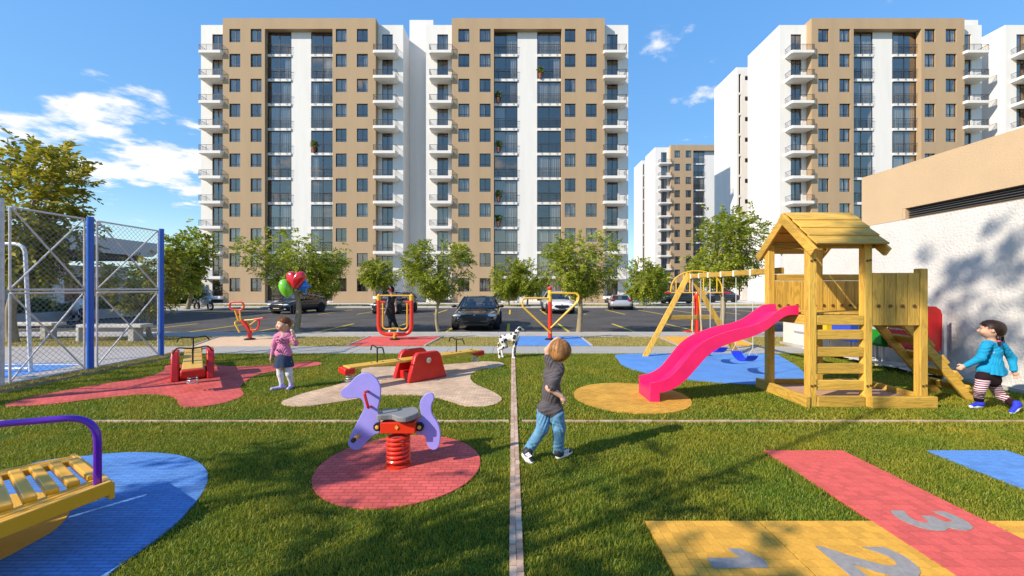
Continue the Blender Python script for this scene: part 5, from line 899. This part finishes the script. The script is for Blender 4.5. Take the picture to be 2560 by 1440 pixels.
def strands(par, c, r, fdir, m_, n, back, front, lift=.06, seed=1, wid=.0045):
    q = np.random.default_rng(seed); at, f, s, u = face(c, r, fdir); V = []; F = []
    for i in range(n):
        a = q.uniform(-math.pi, math.pi); w = (1 + math.cos(a)) / 2      # a = 0 looks forward
        p0 = q.uniform(.02, .75); p1 = (back * (1 - w) + front * w) * q.uniform(.8, 1.12); p0 = min(p0, p1 * .6); da = q.normal(0, .10); rr = 1.04 + lift + q.uniform(-.04, .09); k = 6; b0 = len(V); wd = wid * q.uniform(.6, 1.4)
        for j in range(k):
            t = j / (k - 1); ph = p0 + (p1 - p0) * t; aa = a + da * t; d = (f * math.cos(aa) + s * math.sin(aa)) * math.sin(ph) + u * math.cos(ph); rad = r * (rr + (.05 if j == k - 1 else 0) * q.uniform(-1, 1)); pc = Vector(c) + Vector((d.x, d.y, d.z * 1.04)) * rad - f * .06 * r; tn = (-f * math.sin(aa) + s * math.cos(aa)) * (wd * (1 - .75 * t ** 2)); V += [pc - tn, pc + tn]
        F += [[b0 + 2 * j, b0 + 2 * j + 1, b0 + 2 * j + 3, b0 + 2 * j + 2] for j in range(k - 1)]
    b = MB(); b.v = V; b.f = F; bc = m_.node_tree.nodes['Principled BSDF'].inputs['Base Color'].default_value; return b.build('hair_strands', leafmat(m_.name + '_strand', tuple(x * .45 for x in bc[:3]), tuple(min(1, x * 1.5) for x in bc[:3]), .1), par, smooth=True)
# ---- girl with balloons
mat_hair = [mat('auburn_hair', (.22, .085, .03), .5, .4, var=.4, scale=30, bump=.6, bscale=60, sx=(1, 1, .3))]
Yg = 6.52; Q = lambda x, y, dY=0: P(640 + x / 4.235, 660 + y / 4.235, Yg + dY)
gl_ = root('person', 'child in pink top, navy skirt and white tights holding balloons', 'person', (Q(300, 1320).x, Yg, 0)); fd = Vector((-.50, -.86, -.03)); hc = Q(290, 637); hr = .100
body = head_prims(hc, hr, fd) + [c_(hc - Vector((0, 0, .06)), Q(300, 745), .046, .05, .03), e_(Q(290, 800), (.10, .075, .1), .05), e_(Q(290, 930), (.10, .08, .12), .05), c_(Q(258, 1020), Q(262, 1110), .062, .056, .03), c_(Q(338, 1020), Q(345, 1110), .062, .056, .03)]
rh = Q(388, 735, -.06); body += [c_(Q(180, 930, -.03), Q(163, 985, -.04), .026, .022)] + hand(Q(163, 985, -.04), (-.1, 0, -1), (1, 0, 0), 1.0, .6) + [c_(Q(420, 800, -.04), rh, .026, .021)] + hand(rh, (0, -.15, 1), (-.4, -1, 0), 1.0, 1.5, -1)
blob('body', body, .006, skin, gl_); face_bits(gl_, hc, hr, fd)
at, f_, s_, u_ = face(hc, hr, fd)
blob('hair', [e_(at(0, .30, -.20), (hr * 1.02, hr * 1.02, hr * .92), .02), e_(at(0, .05, -.5), (hr * .8, hr * .8, hr * .95), .03), c_(at(.45, .70, .42), at(-.5, .70, .40), hr * .24, hr * .24, .03), e_(at(0, .15, -1.18), (hr * .42,) * 3, .02)], .007, mat_hair[0], gl_)
strands(gl_, hc, hr, fd, mat_hair[0], 420, 1.9, .95, .10, 3, .003)
MB().tube([at(.3 * math.cos(a), .15 + .3 * math.sin(a), -1.0) for a in np.linspace(0, 2 * math.pi, 12, endpoint=False)], .016, 6, closed=True).build('hair_tie', mat('orange_band', (.7, .18, .03), .7), gl_, smooth=True)
pinkc = cloth('pink_knit', (.60, .20, .36), bscale=30)
blob('top', [c_(Q(262, 745), Q(335, 745), .05, .05, .05), e_(Q(290, 800), (.104, .078, .1), .04), e_(Q(292, 905), (.108, .086, .12), .04), c_(Q(258, 945), Q(330, 945), .076, .076, .03)] + chain([Q(222, 765), Q(195, 850, -.01), Q(172, 960, -.035)], [.047, .039, .030], .035) + chain([Q(360, 765), Q(420, 838, .01), Q(395, 760, -.05)], [.047, .040, .029], .03), .006, pinkc, gl_, wr=.0028)
def print_blob(px, py, r): return e_(Q(px, py, -.105), (r, .02, r * .8), .004)
prn = MB()
for (x, y, r) in ((275, 765, .016), (268, 795, .018), (290, 802, .016), (312, 790, .014), (330, 800, .016), (345, 822, .014), (300, 828, .014), (275, 822, .012), (240, 895, .018), (268, 900, .02), (255, 880, .012), (322, 830, .012)):
    c0 = Q(x, y); prn.ball((c0.x, Yg - .088 - .020 * math.cos((c0.x - Q(290, 800).x) / .12) - (.008 if y > 860 else 0), c0.z), (r, .014, r * .8), 8)
prn.build('shirt_print', mat('navy_print', (.035, .03, .09), .7), gl_, smooth=True, kind='stuff')
navy = cloth('navy_skirt', (.03, .045, .095)); sk = MB(); rg = []
for (y, rx, ry) in ((945, .100, .08), (985, .122, .10), (1030, .138, .112), (1085, .155, .122)):
    cc = Q(296, y); rg.append([cc + Vector((math.cos(a) * rx * (1 + .04 * math.sin(9 * a) * (y - 945) / 140), math.sin(a) * ry * (1 + .04 * math.sin(9 * a) * (y - 945) / 140), 0)) for a in np.linspace(0, 2 * math.pi, 48, endpoint=False)])
sk.loft(rg).build('skirt', navy, gl_, smooth=True)
tights = cloth('white_tights', (.66, .63, .70), bump=.2); shoe = cloth('lilac_shoe', (.48, .40, .72), bump=.2)
blob('tights', chain([Q(258, 1040), Q(258, 1165), Q(272, 1270)], [.070, .050, .034], .02) + chain([Q(340, 1040), Q(352, 1165), Q(372, 1255, .04)], [.070, .050, .034], .02), .007, tights, gl_)
for (a, t_) in ((Q(272, 1290), (-.10, -.10)), (Q(372, 1275, .04), (.02, -.12))): b0 = Vector((a.x, a.y, .035)); blob('shoe', [c_(b0 + Vector((0, 0, .05)), b0, .036, .034), c_(b0 + Vector((-t_[0] * .3, -t_[1] * .3, -.004)), b0 + Vector((t_[0], t_[1], -.006)), .030, .026)], .006, shoe, gl_)
# balloons
def shiny(n, c): return mat(n, c, .18, .6, coat=.6)
hnd = rh + Vector((0, -.02, .06))
def balloon(name, label, prims_or_mesh, m_, knot):
    b = root(name, label, 'balloon', tuple(knot), group='balloons held by the child'); prims_or_mesh.build('envelope', m_, b, smooth=True, sub=0 if 'star' in label else 1)
    st = MB().tube(bez([knot, knot.lerp(hnd, .5) + Vector((.012, 0, -.02)), hnd], 8), .0022, 4).build('string', mat_str, b); return b
mat_str = mat('white_string', (.12, .12, .13), .7)
hb = MB(); hc_ = Q(425, 170); S_h = .225 / 17 / 1.52; rg = []
hp_ = [(0, .62), (.22, .86), (.55, .97), (.88, .78), (1.0, .38), (.86, -.06), (.48, -.56), (0, -1.0)]; hp_ = [(x * .155, z * .15) for x, z in hp_]; prof = [(q.x, q.z) for q in bez([(x, 0, z) for x, z in hp_ + [(-x, z) for x, z in hp_[-2:0:-1]]], 4, True)]
for t_ in np.linspace(-1, 1, 9): sc = max(.02, math.sqrt(1 - t_ * t_)) ** .8; rg.append([hc_ + Vector((x * sc, t_ * .085, z * sc + .012 * (1 - sc))) for x, z in prof])
hb.loft(rg); balloon('balloon', 'red heart shaped balloon, highest of the three', hb, shiny('red_foil', (.62, .008, .02)), Q(405, 258))
gb = MB(); d = (Q(345, 350) - Q(285, 165)); d.normalize(); sdv = Vector((-d.z, 0, d.x)); g0 = Q(285, 163); Lg = (Q(345, 355) - g0).length; gb.loft([MB().ring(g0 + d * (Lg * t_), max(.003, .108 * math.sin(math.pi * min(1, t_ * .88 + .06)) ** .62 * (1.05 - .25 * t_)), d, 16) for t_ in np.linspace(0.0, 1, 13)]); balloon('balloon', 'lime green oval balloon, left of the red heart', gb, shiny('green_foil', (.19, .60, .03)), Q(347, 357))
sb_ = MB(); sc_0 = Q(500, 235, .06); rg = []; starp = []
for i in range(10): a = R(72) + 2 * math.pi * i / 10; r_ = .148 if i % 2 == 0 else .078; starp.append((r_ * math.cos(a), r_ * math.sin(a)))
for t_ in np.linspace(-1, 1, 7): s = max(.03, math.sqrt(1 - t_ * t_)); rg.append([sc_0 + Vector((x * s, t_ * .05, z * s)) for x, z in starp])
sb_.loft(rg); balloon('balloon', 'blue star balloon tucked behind the red heart', sb_, shiny('blue_foil', (.015, .16, .60)), Q(450, 290, .06))
# ---- boy walking away
Yb = 3.83; Q = lambda x, y, dY=0: P(1240 + x / 3.892, 820 + y / 3.892, Yb + dY); boy = root('person', 'child in dark grey striped shirt and blue jeans walking with raised arm', 'person', (Q(480, 1200).x, Yb, 0)); mat_hair[0] = mat('sandy_hair', (.36, .165, .055), .5, .4, var=.35, scale=26, bump=.7, bscale=50, sx=(1, 1, .25)); fd = Vector((.25, .95, -.1)); hc = Q(622, 222, .02); hr = .092
lh = Q(560, 135, .05); rhd = Q(635, 665, -.07)
body = head_prims(hc, hr, fd) + [c_(hc - Vector((0, 0, .06)), Q(590, 370, .02), .043, .048, .03), e_(Q(555, 480, .02), (.09, .075, .11), .05), e_(Q(535, 720, .03), (.07, .055, .10), .03)] + chain([Q(512, 320, .02), Q(500, 215, .03), lh], [.034, .028, .022], .02) + hand(lh, (.7, .2, .5), (.3, .8, -.3), .9, .5) + chain([Q(515, 580, -.06), Q(528, 592, -.07), rhd], [.036, .033, .022], .02) + hand(rhd, (.55, -.1, -.8), (-.5, .7, -.3), .95, 1.0, -1)
blob('body', body, .0055, skin, boy); face_bits(boy, hc, hr, fd); at, f_, s_, u_ = face(hc, hr, fd)
blob('hair', [e_(at(0, .12, -.06), (hr * 1.05, hr * 1.05, hr * 1.08), .02), e_(at(0, -.30, -.42), (hr * .86, hr * .78, hr * .75), .04), c_(at(.7, -.35, -.1), at(.65, .1, .3), hr * .3, hr * .3, .03), c_(at(-.7, -.35, -.1), at(-.65, .1, .3), hr * .3, hr * .3, .03)], .006, mat_hair[0], boy)
strands(boy, hc, hr, fd, mat_hair[0], 1100, 2.3, 1.35, .10, 4, .0032)
shirt = stripes('grey_striped_shirt', (.045, .038, .045), (.115, .10, .11), 520, 2, .1, .5)
blob('shirt', [c_(Q(545, 345, .01), Q(600, 385, .01), .058, .062, .05), e_(Q(548, 470, .02), (.092, .08, .12), .04), e_(Q(540, 640, .02), (.094, .082, .14), .04), c_(Q(485, 775, .02), Q(578, 792, .02), .080, .078, .03), c_(Q(500, 785, .02), Q(570, 815, 0), .083, .074, .03)] + chain([Q(535, 340, .02), Q(510, 290, .02)], [.052, .046], .03) + chain([Q(600, 420, -.02), Q(560, 520, -.06), Q(545, 570, -.07)], [.056, .054, .050], .03), .0055, shirt, boy, wr=.0032)
jean = cloth('blue_jeans', (.12, .27, .43), bscale=14, bump=.9, scale=10, var=.25)
blob('jeans', [c_(Q(480, 800, .02), Q(575, 815, .02), .07, .07, .03)] + chain([Q(470, 830, .03), Q(448, 985, -.02), Q(318, 1180, .0)], [.076, .056, .046], .02) + chain([Q(590, 840, .0), Q(612, 985, -.01), Q(606, 1200, .04)], [.078, .058, .050], .02), .0055, jean, boy, wr=.0042)
shb = mat('black_shoe', (.02, .022, .035), .6, .4, bump=.3, bscale=60); shs = mat('white_sole', (.72, .72, .72), .6, .3)
def sneaker(par, heel, toe, upv, m_=shb, w=.033, strip=True):
    heel, toe, u = Vector(heel), Vector(toe), Vector(upv).normalized(); d = (toe - heel).normalized(); r = d.cross(u).normalized(); L_ = (toe - heel).length
    o = blob('shoe', [c_(heel + u * .045 + d * .02, heel + u * .03 + d * .03, .034, .036, .02), c_(heel + u * .03 + d * .03, toe - d * .02 + u * .014, .036, .026, .02), c_(heel + u * .065 + d * .035, heel + u * .03 + d * .06, .032, .032, .02)], .0055, m_, par)
    blob('sole', [c_(heel + d * .028 + u * .003, heel + d * L_ * .6 + u * .0, .031, .031, .01), c_(heel + d * L_ * .6, toe - d * .01 + u * .004, .032, .024, .01)], .0055, shs, o)
    if strip:
        for k in range(3):
            c = heel + d * (L_ * (.36 + .13 * k)); MB().obox(c - r * .033 + u * .035, d * .006 + u * .0, u * .02 + d * .008, r * .008).build('shoe_stripe', shs, o); MB().obox(c + r * .033 + u * .035, d * .006, u * .02 + d * .008, r * .008).build('shoe_stripe', shs, o)
sneaker(boy, Q(258, 1215, -.02), Q(350, 1318, -.075), (.6, .1, .75)); b0 = Q(585, 1262, .03); sneaker(boy, Vector((b0.x, b0.y - .03, .03)), Vector((b0.x + .155, b0.y + .10, .03)), (0, 0, 1))
# ---- girl at right
Yr = 5.45; Q = lambda x, y, dY=0: P(2360 + x / 5.143, 780 + y / 5.143, Yr + dY); gr = root('person', 'child in turquoise top and striped leggings striding by the wooden ladder', 'person', (Q(560, 1150).x, Yr, 0)); mat_hair[0] = mat('dark_brown_hair', (.022, .010, .007), .45, .4, var=.3, scale=26, bump=.6, bscale=50, sx=(1, 1, .25)); fd = Vector((-.74, .67, 0)); hc = Q(600, 225); hr = .106
lw = Q(262, 690, .05); rw_ = Q(905, 755, .02)
body = head_prims(hc, hr, fd) + [c_(hc - Vector((-.01, 0, .06)), Q(612, 400), .045, .052, .03), e_(Q(620, 520), (.10, .085, .11), .05), e_(Q(600, 720), (.10, .09, .12), .05), c_(Q(300, 680, .04), lw, .024, .021)] + hand(lw, (-.85, -.1, -.45), (.2, .9, -.3), 1.05, .7) + [c_(Q(900, 720, .02), rw_, .024, .022)] + hand(rw_, (.25, -.1, -.9), (-.9, -.2, 0), 1.1, .5, -1)
blob('body', body, .006, skin, gr); face_bits(gr, hc, hr, fd); at, f_, s_, u_ = face(hc, hr, fd)
blob('hair', [e_(at(0, .34, -.26), (hr * 1.0, hr * 1.0, hr * .88), .02), e_(at(0, .0, -.5), (hr * .82, hr * .9, hr * 1.0), .03), c_(at(.4, .68, .48), at(-.45, .68, .48), hr * .25, hr * .25, .03)] + chain([Q(690, 265, -.06), Q(700, 340, -.08), Q(715, 425, -.09)], [.03, .021, .015], .01) + chain([Q(735, 260, .05), Q(745, 340, .06), Q(775, 425, .05)], [.03, .021, .015], .01), .006, mat_hair[0], gr)
strands(gr, hc, hr, fd, mat_hair[0], 500, 1.95, 1.0, .10, 5, .003)
tie = mat('pink_hair_tie', (.65, .09, .22), .6)
for q in (Q(703, 375, -.085), Q(758, 372, .055)): MB().ball(q, (.022, .022, .016), 8).build('hair_tie', tie, gr, smooth=True)
MB().ball(at(-.88, .25, .25), (.02, .012, .02), 8).build('hair_clip', tie, gr, smooth=True)
turq = cloth('turquoise_top', (.012, .28, .52), bscale=12, bump=.8, var=.08)
tops = [c_(Q(560, 415, -.03), Q(700, 420, .03), .055, .055, .05), e_(Q(625, 520), (.108, .088, .12), .04), e_(Q(612, 660), (.122, .10, .12), .04), c_(Q(520, 745), Q(700, 760), .080, .082, .04)]
blob('top', tops + chain([Q(535, 440, -.06), Q(475, 590, -.05), Q(285, 685, .04)], [.055, .045, .033], .03) + chain([Q(745, 440, .04), Q(870, 590, .06), Q(898, 745, .02)], [.055, .044, .036], .03), .006, turq, gr, wr=.0035)
pp_ = MB(); rg = []
for (yy, rx, ry) in ((655, .118, .097), (700, .132, .108), (745, .146, .116), (792, .158, .122)):
    cc = Q(612, yy); fq = (yy - 655) / 137; rg.append([cc + Vector((math.cos(a) * rx * (1 + .05 * fq * math.sin(13 * a + 2 * math.sin(3 * a))), math.sin(a) * ry * (1 + .05 * fq * math.sin(13 * a + 2 * math.sin(3 * a))), .006 * math.sin(5 * a) * fq)) for a in np.linspace(0, 2 * math.pi, 72, endpoint=False)])
pp_.loft(rg, cap=False).build('peplum', turq, gr, smooth=True)
dkm = cloth('dark_skirt', (.02, .008, .012)); blob('skirt', [c_(Q(520, 790), Q(640, 800), .075, .075, .03), c_(Q(500, 840, -.03), Q(635, 870, .02), .074, .078, .03), c_(Q(505, 880, -.03), Q(640, 900), .06, .062, .02)], .007, dkm, gr)
legm = stripes('striped_leggings', (.16, .012, .06), (.70, .60, .62), 230, 2, .25, .8)
fk = Q(462, 1000, -.06); rk = Q(715, 1065, .06); fa = Q(447, 1125, .04); ra = Q(885, 1180, -.12)
blob('leggings', chain([Q(500, 880, -.03), fk, fa], [.070, .056, .045], .02) + chain([Q(620, 910, .03), rk, ra], [.072, .056, .041], .02), .006, [legm], gr, wr=.002)
blob('legging_cuff', [c_(fk.lerp(fa, .75), fa, .052, .048, .01), c_(rk.lerp(ra, .78), ra, .048, .044, .01)], .006, dkm, gr)
blueS = mat('blue_canvas_shoe', (.025, .045, .55), .7, .3, bump=.3, bscale=60); b0 = Vector((fa.x + .045, fa.y, .03)); sneaker(gr, b0, b0 + Vector((-.205, -.04, 0)), (0, 0, 1), blueS, .033, False); sneaker(gr, Q(985, 1190, -.14), Q(868, 1300, -.20), (-.72, -.1, .55), blueS, .033, False)
# ---- adult walking in the car park
Ya = 15.4; Q = lambda x, y, dY=0: P(900 + x / 8, 690 + y / 8, Ya + dY); wm = root('person', 'adult in black clothes walking behind the red exercise frame', 'person', (Q(690, 1100).x, Ya, 0)); mat_hair[0] = mat('dark_hair', (.015, .012, .012), .5); fd = Vector((-.85, -.3, -.25)); hc = Q(605, 265); hr = .112
body = head_prims(hc, hr, fd) + [c_(hc - Vector((0, 0, .07)), Q(640, 405), .05, .06, .03), e_(Q(640, 480), (.14, .10, .16), .06)] + chain([Q(575, 440), Q(545, 570, -.05), Q(500, 720, -.1)], [.05, .04, .03], .02) + hand(Q(500, 720, -.1), (-.2, 0, -1), (1, 0, 0), 1.6, .5) + chain([Q(705, 445), Q(705, 560, -.05), Q(720, 650, -.08)], [.048, .04, .03], .02) + hand(Q(720, 650, -.08), (.1, 0, -1), (-1, 0, 0), 1.6, .5, -1)
blob('body', body, .011, skin, wm); face_bits(wm, hc, hr, fd); at, f_, s_, u_ = face(hc, hr, fd); blob('hair', [e_(at(0, .2, -.15), (hr * 1.08,) * 3, .02), e_(at(0, -.2, -.6), (hr * .8, hr * .8, hr * 1.1), .03)], .011, mat_hair[0], wm)
MB().tube([at(1.05 * math.cos(a), 1.12 * math.sin(a), -.05) for a in np.linspace(0, math.pi, 12)], .02, 6).build('headphone_band', mat('white_plastic', (.75, .72, .72), .4), wm, smooth=True)
for s in (-1, 1): MB().lathe([(.05, 0), (.055, .03), (.03, .04)], at(1.0 * s, -.05, -.05), s_ * s, 12).build('headphone', redp, wm, smooth=True)
blk_c = cloth('black_top', (.02, .02, .024)); blob('top', [c_(Q(600, 430), Q(690, 430), .075, .075, .05), e_(Q(640, 520), (.17, .12, .2), .06), e_(Q(620, 690), (.165, .125, .2), .06)], .012, blk_c, wm)
blob('trousers', [e_(Q(610, 740), (.17, .13, .14), .05)] + chain([Q(590, 760), Q(605, 900, -.05), Q(598, 1060)], [.10, .068, .05], .03) + chain([Q(640, 760), Q(685, 900, .05), Q(750, 1040, .1)], [.10, .07, .05], .03), .012, blk_c, wm)
for q in (Q(598, 1085), Q(760, 1075, .1)): b0 = Vector((q.x, q.y, -.05)); blob('shoe', [c_(b0 + Vector((0, 0, .06)), b0, .05, .05), c_(b0, b0 + Vector((.02, -.16, 0)), .05, .045)], .012, shs, wm)
# ---- driver and distant person
dr = root('person', 'driver in a blue shirt sitting at the wheel of the black car', 'person', (-1.14, 18.45, 0)); o = Vector((-1.14, 18.50, -.097)); hcd = o + Vector((0, 0, 1.20)); mat_hair[0] = mat('driver_hair', (.02, .015, .012), .5)
blob('body', head_prims(hcd, .10, (0, -1, 0)) + [c_(hcd - Vector((0, 0, .07)), o + Vector((0, .03, .98)), .05, .06, .03)] + chain([o + Vector((-.2, -.05, .84)), o + Vector((-.13, -.38, 1.0))], [.045, .035]) + chain([o + Vector((.2, -.05, .84)), o + Vector((.13, -.38, 1.0))], [.045, .035]) + hand(o + Vector((-.13, -.38, 1.0)), (0, -1, .3), (1, 0, 0), 1.4, .9) + hand(o + Vector((.13, -.38, 1.0)), (0, -1, .3), (-1, 0, 0), 1.4, .9, -1), .011, skin, dr); face_bits(dr, hcd, .10, (0, -1, 0)); blob('hair', [e_(hcd + Vector((0, .02, .035)), (.105, .11, .095), .02)], .012, mat_hair[0], dr)
blob('shirt', [c_(o + Vector((-.16, .05, .93)), o + Vector((.16, .05, .93)), .075, .075, .05), e_(o + Vector((0, .06, .78)), (.2, .13, .24), .05)] + chain([o + Vector((-.2, .04, .93)), o + Vector((-.22, -.05, .82))], [.065, .055]) + chain([o + Vector((.2, .04, .93)), o + Vector((.22, -.05, .82))], [.065, .055]), .013, cloth('driver_shirt', (.06, .12, .25)), dr)
fx = Vector((2.72, 36.2, 0)); fp_ = root('person', 'distant adult in white clothes by the door of the middle tower', 'person', tuple(fx)); V3 = lambda x, y, z: fx + Vector((x, y, z)); mat_hair[0] = mat('far_hair', (.03, .02, .02), .5); hcf = V3(0, 0, 1.66)
blob('body', head_prims(hcf, .11, (.8, -.6, 0)) + [c_(V3(0, 0, 1.6), V3(0, 0, 1.42), .05, .06), e_(V3(0, 0, 1.2), (.15, .1, .22), .05)] + chain([V3(-.19, 0, 1.4), V3(-.24, 0, 1.12), V3(-.2, -.1, .88)], [.05, .04, .03]) + chain([V3(.19, 0, 1.4), V3(.26, 0, 1.14), V3(.22, -.1, .9)], [.05, .04, .03]) + hand(V3(-.2, -.1, .88), (0, -.1, -1), (1, 0, 0), 1.7, .5) + hand(V3(.22, -.1, .9), (0, -.1, -1), (-1, 0, 0), 1.7, .5, -1), .013, skin, fp_); face_bits(fp_, hcf, .11, (.8, -.6, 0)); blob('hair', [e_(hcf + Vector((-.02, .02, .04)), (.115, .115, .1), .02)], .014, mat_hair[0], fp_)
blob('clothes', [c_(V3(-.15, 0, 1.42), V3(.15, 0, 1.42), .075, .075, .05), e_(V3(0, 0, 1.2), (.18, .125, .25), .05), e_(V3(0, 0, .95), (.17, .13, .17), .05)] + chain([V3(-.18, 0, 1.42), V3(-.25, 0, 1.16)], [.065, .055]) + chain([V3(.18, 0, 1.42), V3(.26, 0, 1.16)], [.065, .055]) + chain([V3(-.09, 0, .92), V3(-.1, -.03, .5), V3(-.1, .03, .08)], [.1, .075, .06]) + chain([V3(.09, 0, .92), V3(.1, .05, .5), V3(.12, -.05, .08)], [.1, .075, .06]), .014, cloth('white_clothes', (.7, .7, .7)), fp_)
for s in (-1, 1): blob('shoe', [c_(V3(s * .11, .02, .05), V3(s * .11 + .06, -.12, .04), .05, .045)], .014, blk, fp_)
# ---- dog
def spotmat():
    m, t, n, l, b = newmat('dalmatian_coat'); b.inputs['Roughness'].default_value = .75; tc = n.new('ShaderNodeTexCoord'); vo = n.new('ShaderNodeTexVoronoi'); vo.inputs['Scale'].default_value = 12; vo.inputs['Randomness'].default_value = 1; no = n.new('ShaderNodeTexNoise'); no.inputs['Scale'].default_value = 30; l.new(tc.outputs['Object'], no.inputs['Vector']); ad = n.new('ShaderNodeMath'); ad.operation = 'MULTIPLY_ADD'; ad.inputs[1].default_value = .25; l.new(tc.outputs['Object'], vo.inputs['Vector']); l.new(no.outputs[0], ad.inputs[0]); l.new(vo.outputs['Distance'], ad.inputs[2]); g_ = n.new('ShaderNodeMath'); g_.operation = 'LESS_THAN'; g_.inputs[1].default_value = .60; l.new(ad.outputs[0], g_.inputs[0]); sv = n.new('ShaderNodeSeparateColor'); l.new(vo.outputs['Color'], sv.inputs[0]); g2 = n.new('ShaderNodeMath'); g2.operation = 'GREATER_THAN'; g2.inputs[1].default_value = .12; l.new(sv.outputs[0], g2.inputs[0]); mu = n.new('ShaderNodeMath'); mu.operation = 'MULTIPLY'; l.new(g_.outputs[0], mu.inputs[0]); l.new(g2.outputs[0], mu.inputs[1]); mi = n.new('ShaderNodeMix'); mi.data_type = 'RGBA'; l.new(mu.outputs[0], mi.inputs['Factor']); mi.inputs['A'].default_value = (.72, .69, .64, 1); mi.inputs['B'].default_value = (.018, .015, .014, 1); l.new(mi.outputs['Result'], b.inputs['Base Color']); return m
Yd = 9.42; Q = lambda x, y, dY=0: P(1080 + x / 6.4, 690 + y / 6.4, Yd + dY); dg = root('dog', 'white dog with black spots standing at the end of the brick strip', 'dog', (Q(1220, 1300).x, Yd, 0)); gz = lambda v: Vector((v.x, v.y, .018))
pr = [e_(Q(1320, 985, .0), (.085, .095, .125), .05), e_(Q(1240, 985, .02), (.11, .085, .095), .06), e_(Q(1140, 1010, .03), (.10, .08, .10), .06)]
pr += chain([Q(1330, 940, .0), Q(1365, 890, .02), Q(1395, 855, .05)], [.07, .05, .045], .03) + [e_(Q(1402, 845, .06), (.055, .055, .052), .02), c_(Q(1420, 845, .08), Q(1462, 862, .14), .036, .024, .015), c_(Q(1390, 850, .02), Q(1400, 890, .0), .016, .02, .008), c_(Q(1415, 840, .13), Q(1425, 885, .15), .014, .018, .008)]
for dY, xk, xf in ((-.05, 0, 1300), (.07, 25, 1325)):
    f_ = gz(Q(xf, 1318, dY)); pr += chain([Q(1320 + xk * .4, 1020, dY), Q(1318 + xk * .5, 1120, dY - .02), f_ + Vector((0, 0, .15)), f_ + Vector((0, 0, .02))], [.05, .034, .024, .024], .02) + [c_(f_, f_ + Vector((.03, -.01, 0)), .026, .022, .01)]
for dY, x0, f in ((-.04, 1120, 1080), (.08, 1140, 1128)):
    f_ = gz(Q(f, 1318, dY)); kn = Q(x0 + 45, 1120, dY - .02); hk = f_ + Vector((-.02, .02, .19)); pr += chain([Q(x0, 1040, dY), kn, hk, f_ + Vector((0, 0, .03))], [.072, .045, .026, .024], .02) + [c_(f_, f_ + Vector((.035, -.02, 0)), .026, .022, .01)]
pr += chain([Q(1085, 1020, .03), Q(1068, 1080, .03), Q(1045, 1140, .02)], [.026, .018, .010], .015); blob('body', pr, .008, spotmat(), dg)
MB().tube([Q(1362, 900, .02) + Vector((.058 * math.cos(a), .055 * math.sin(a), .02 * math.cos(a))) for a in np.linspace(0, 2 * math.pi, 14, endpoint=False)], .009, 6, closed=True).build('collar', mat('dog_collar', (.1, .03, .02), .6), dg, smooth=True); MB().ball(Q(1466, 860, .145), .014, 8).build('nose', eyem, dg, smooth=True); MB().ball(Q(1420, 832, .03), .008, 8).build('eye', eyem, dg, smooth=True)
# ================================================================== potted plants on the middle tower's balconies
potm = mat('terracotta', (.30, .10, .05), .8); q = np.random.default_rng(3)
for i, (fl, x, lab) in enumerate([(8, -1.55, 'potted shrub on the third balcony from the top, middle tower'), (6, -1.5, 'potted shrub on the fifth balcony from the top, middle tower'), (4, -1.5, 'potted shrub halfway up the middle tower'), (3, -1.5, 'potted shrub above the tree tops, middle tower'), (9, 3.2, 'potted shrub on the right hand bay near the top of the middle tower'), (6, -22.3, 'small palm on a balcony of the left tower')]):
    pp = root('potted_plant', lab, 'plant', (x, 45.02, FL[fl] + .05), group='plants on balconies'); MB().lathe([(.16, 0), (.21, .4), (.23, .42), (.23, .5), (.2, .5), (.19, .44)], (x, 45.02, FL[fl] + .05), n=12).build('pot', potm, pp, smooth=True)
    n_ = 170; cc = np.stack([q.normal(0, .17, n_), q.normal(0, .08, n_), .55 + q.uniform(0, .75, n_)], 1); d1 = q.normal(0, 1, (n_, 3)); d1 /= np.linalg.norm(d1, axis=1)[:, None]; d2 = np.cross(d1, q.normal(0, 1, (n_, 3))); d2 /= np.linalg.norm(d2, axis=1)[:, None]; V = np.stack([cc - d1 * .11, cc + d2 * .05, cc + d1 * .11, cc - d2 * .05], 1).reshape(-1, 3); link('foliage', mesh_np('foliage', V, np.arange(len(V)).reshape(-1, 4), lv3), pp)
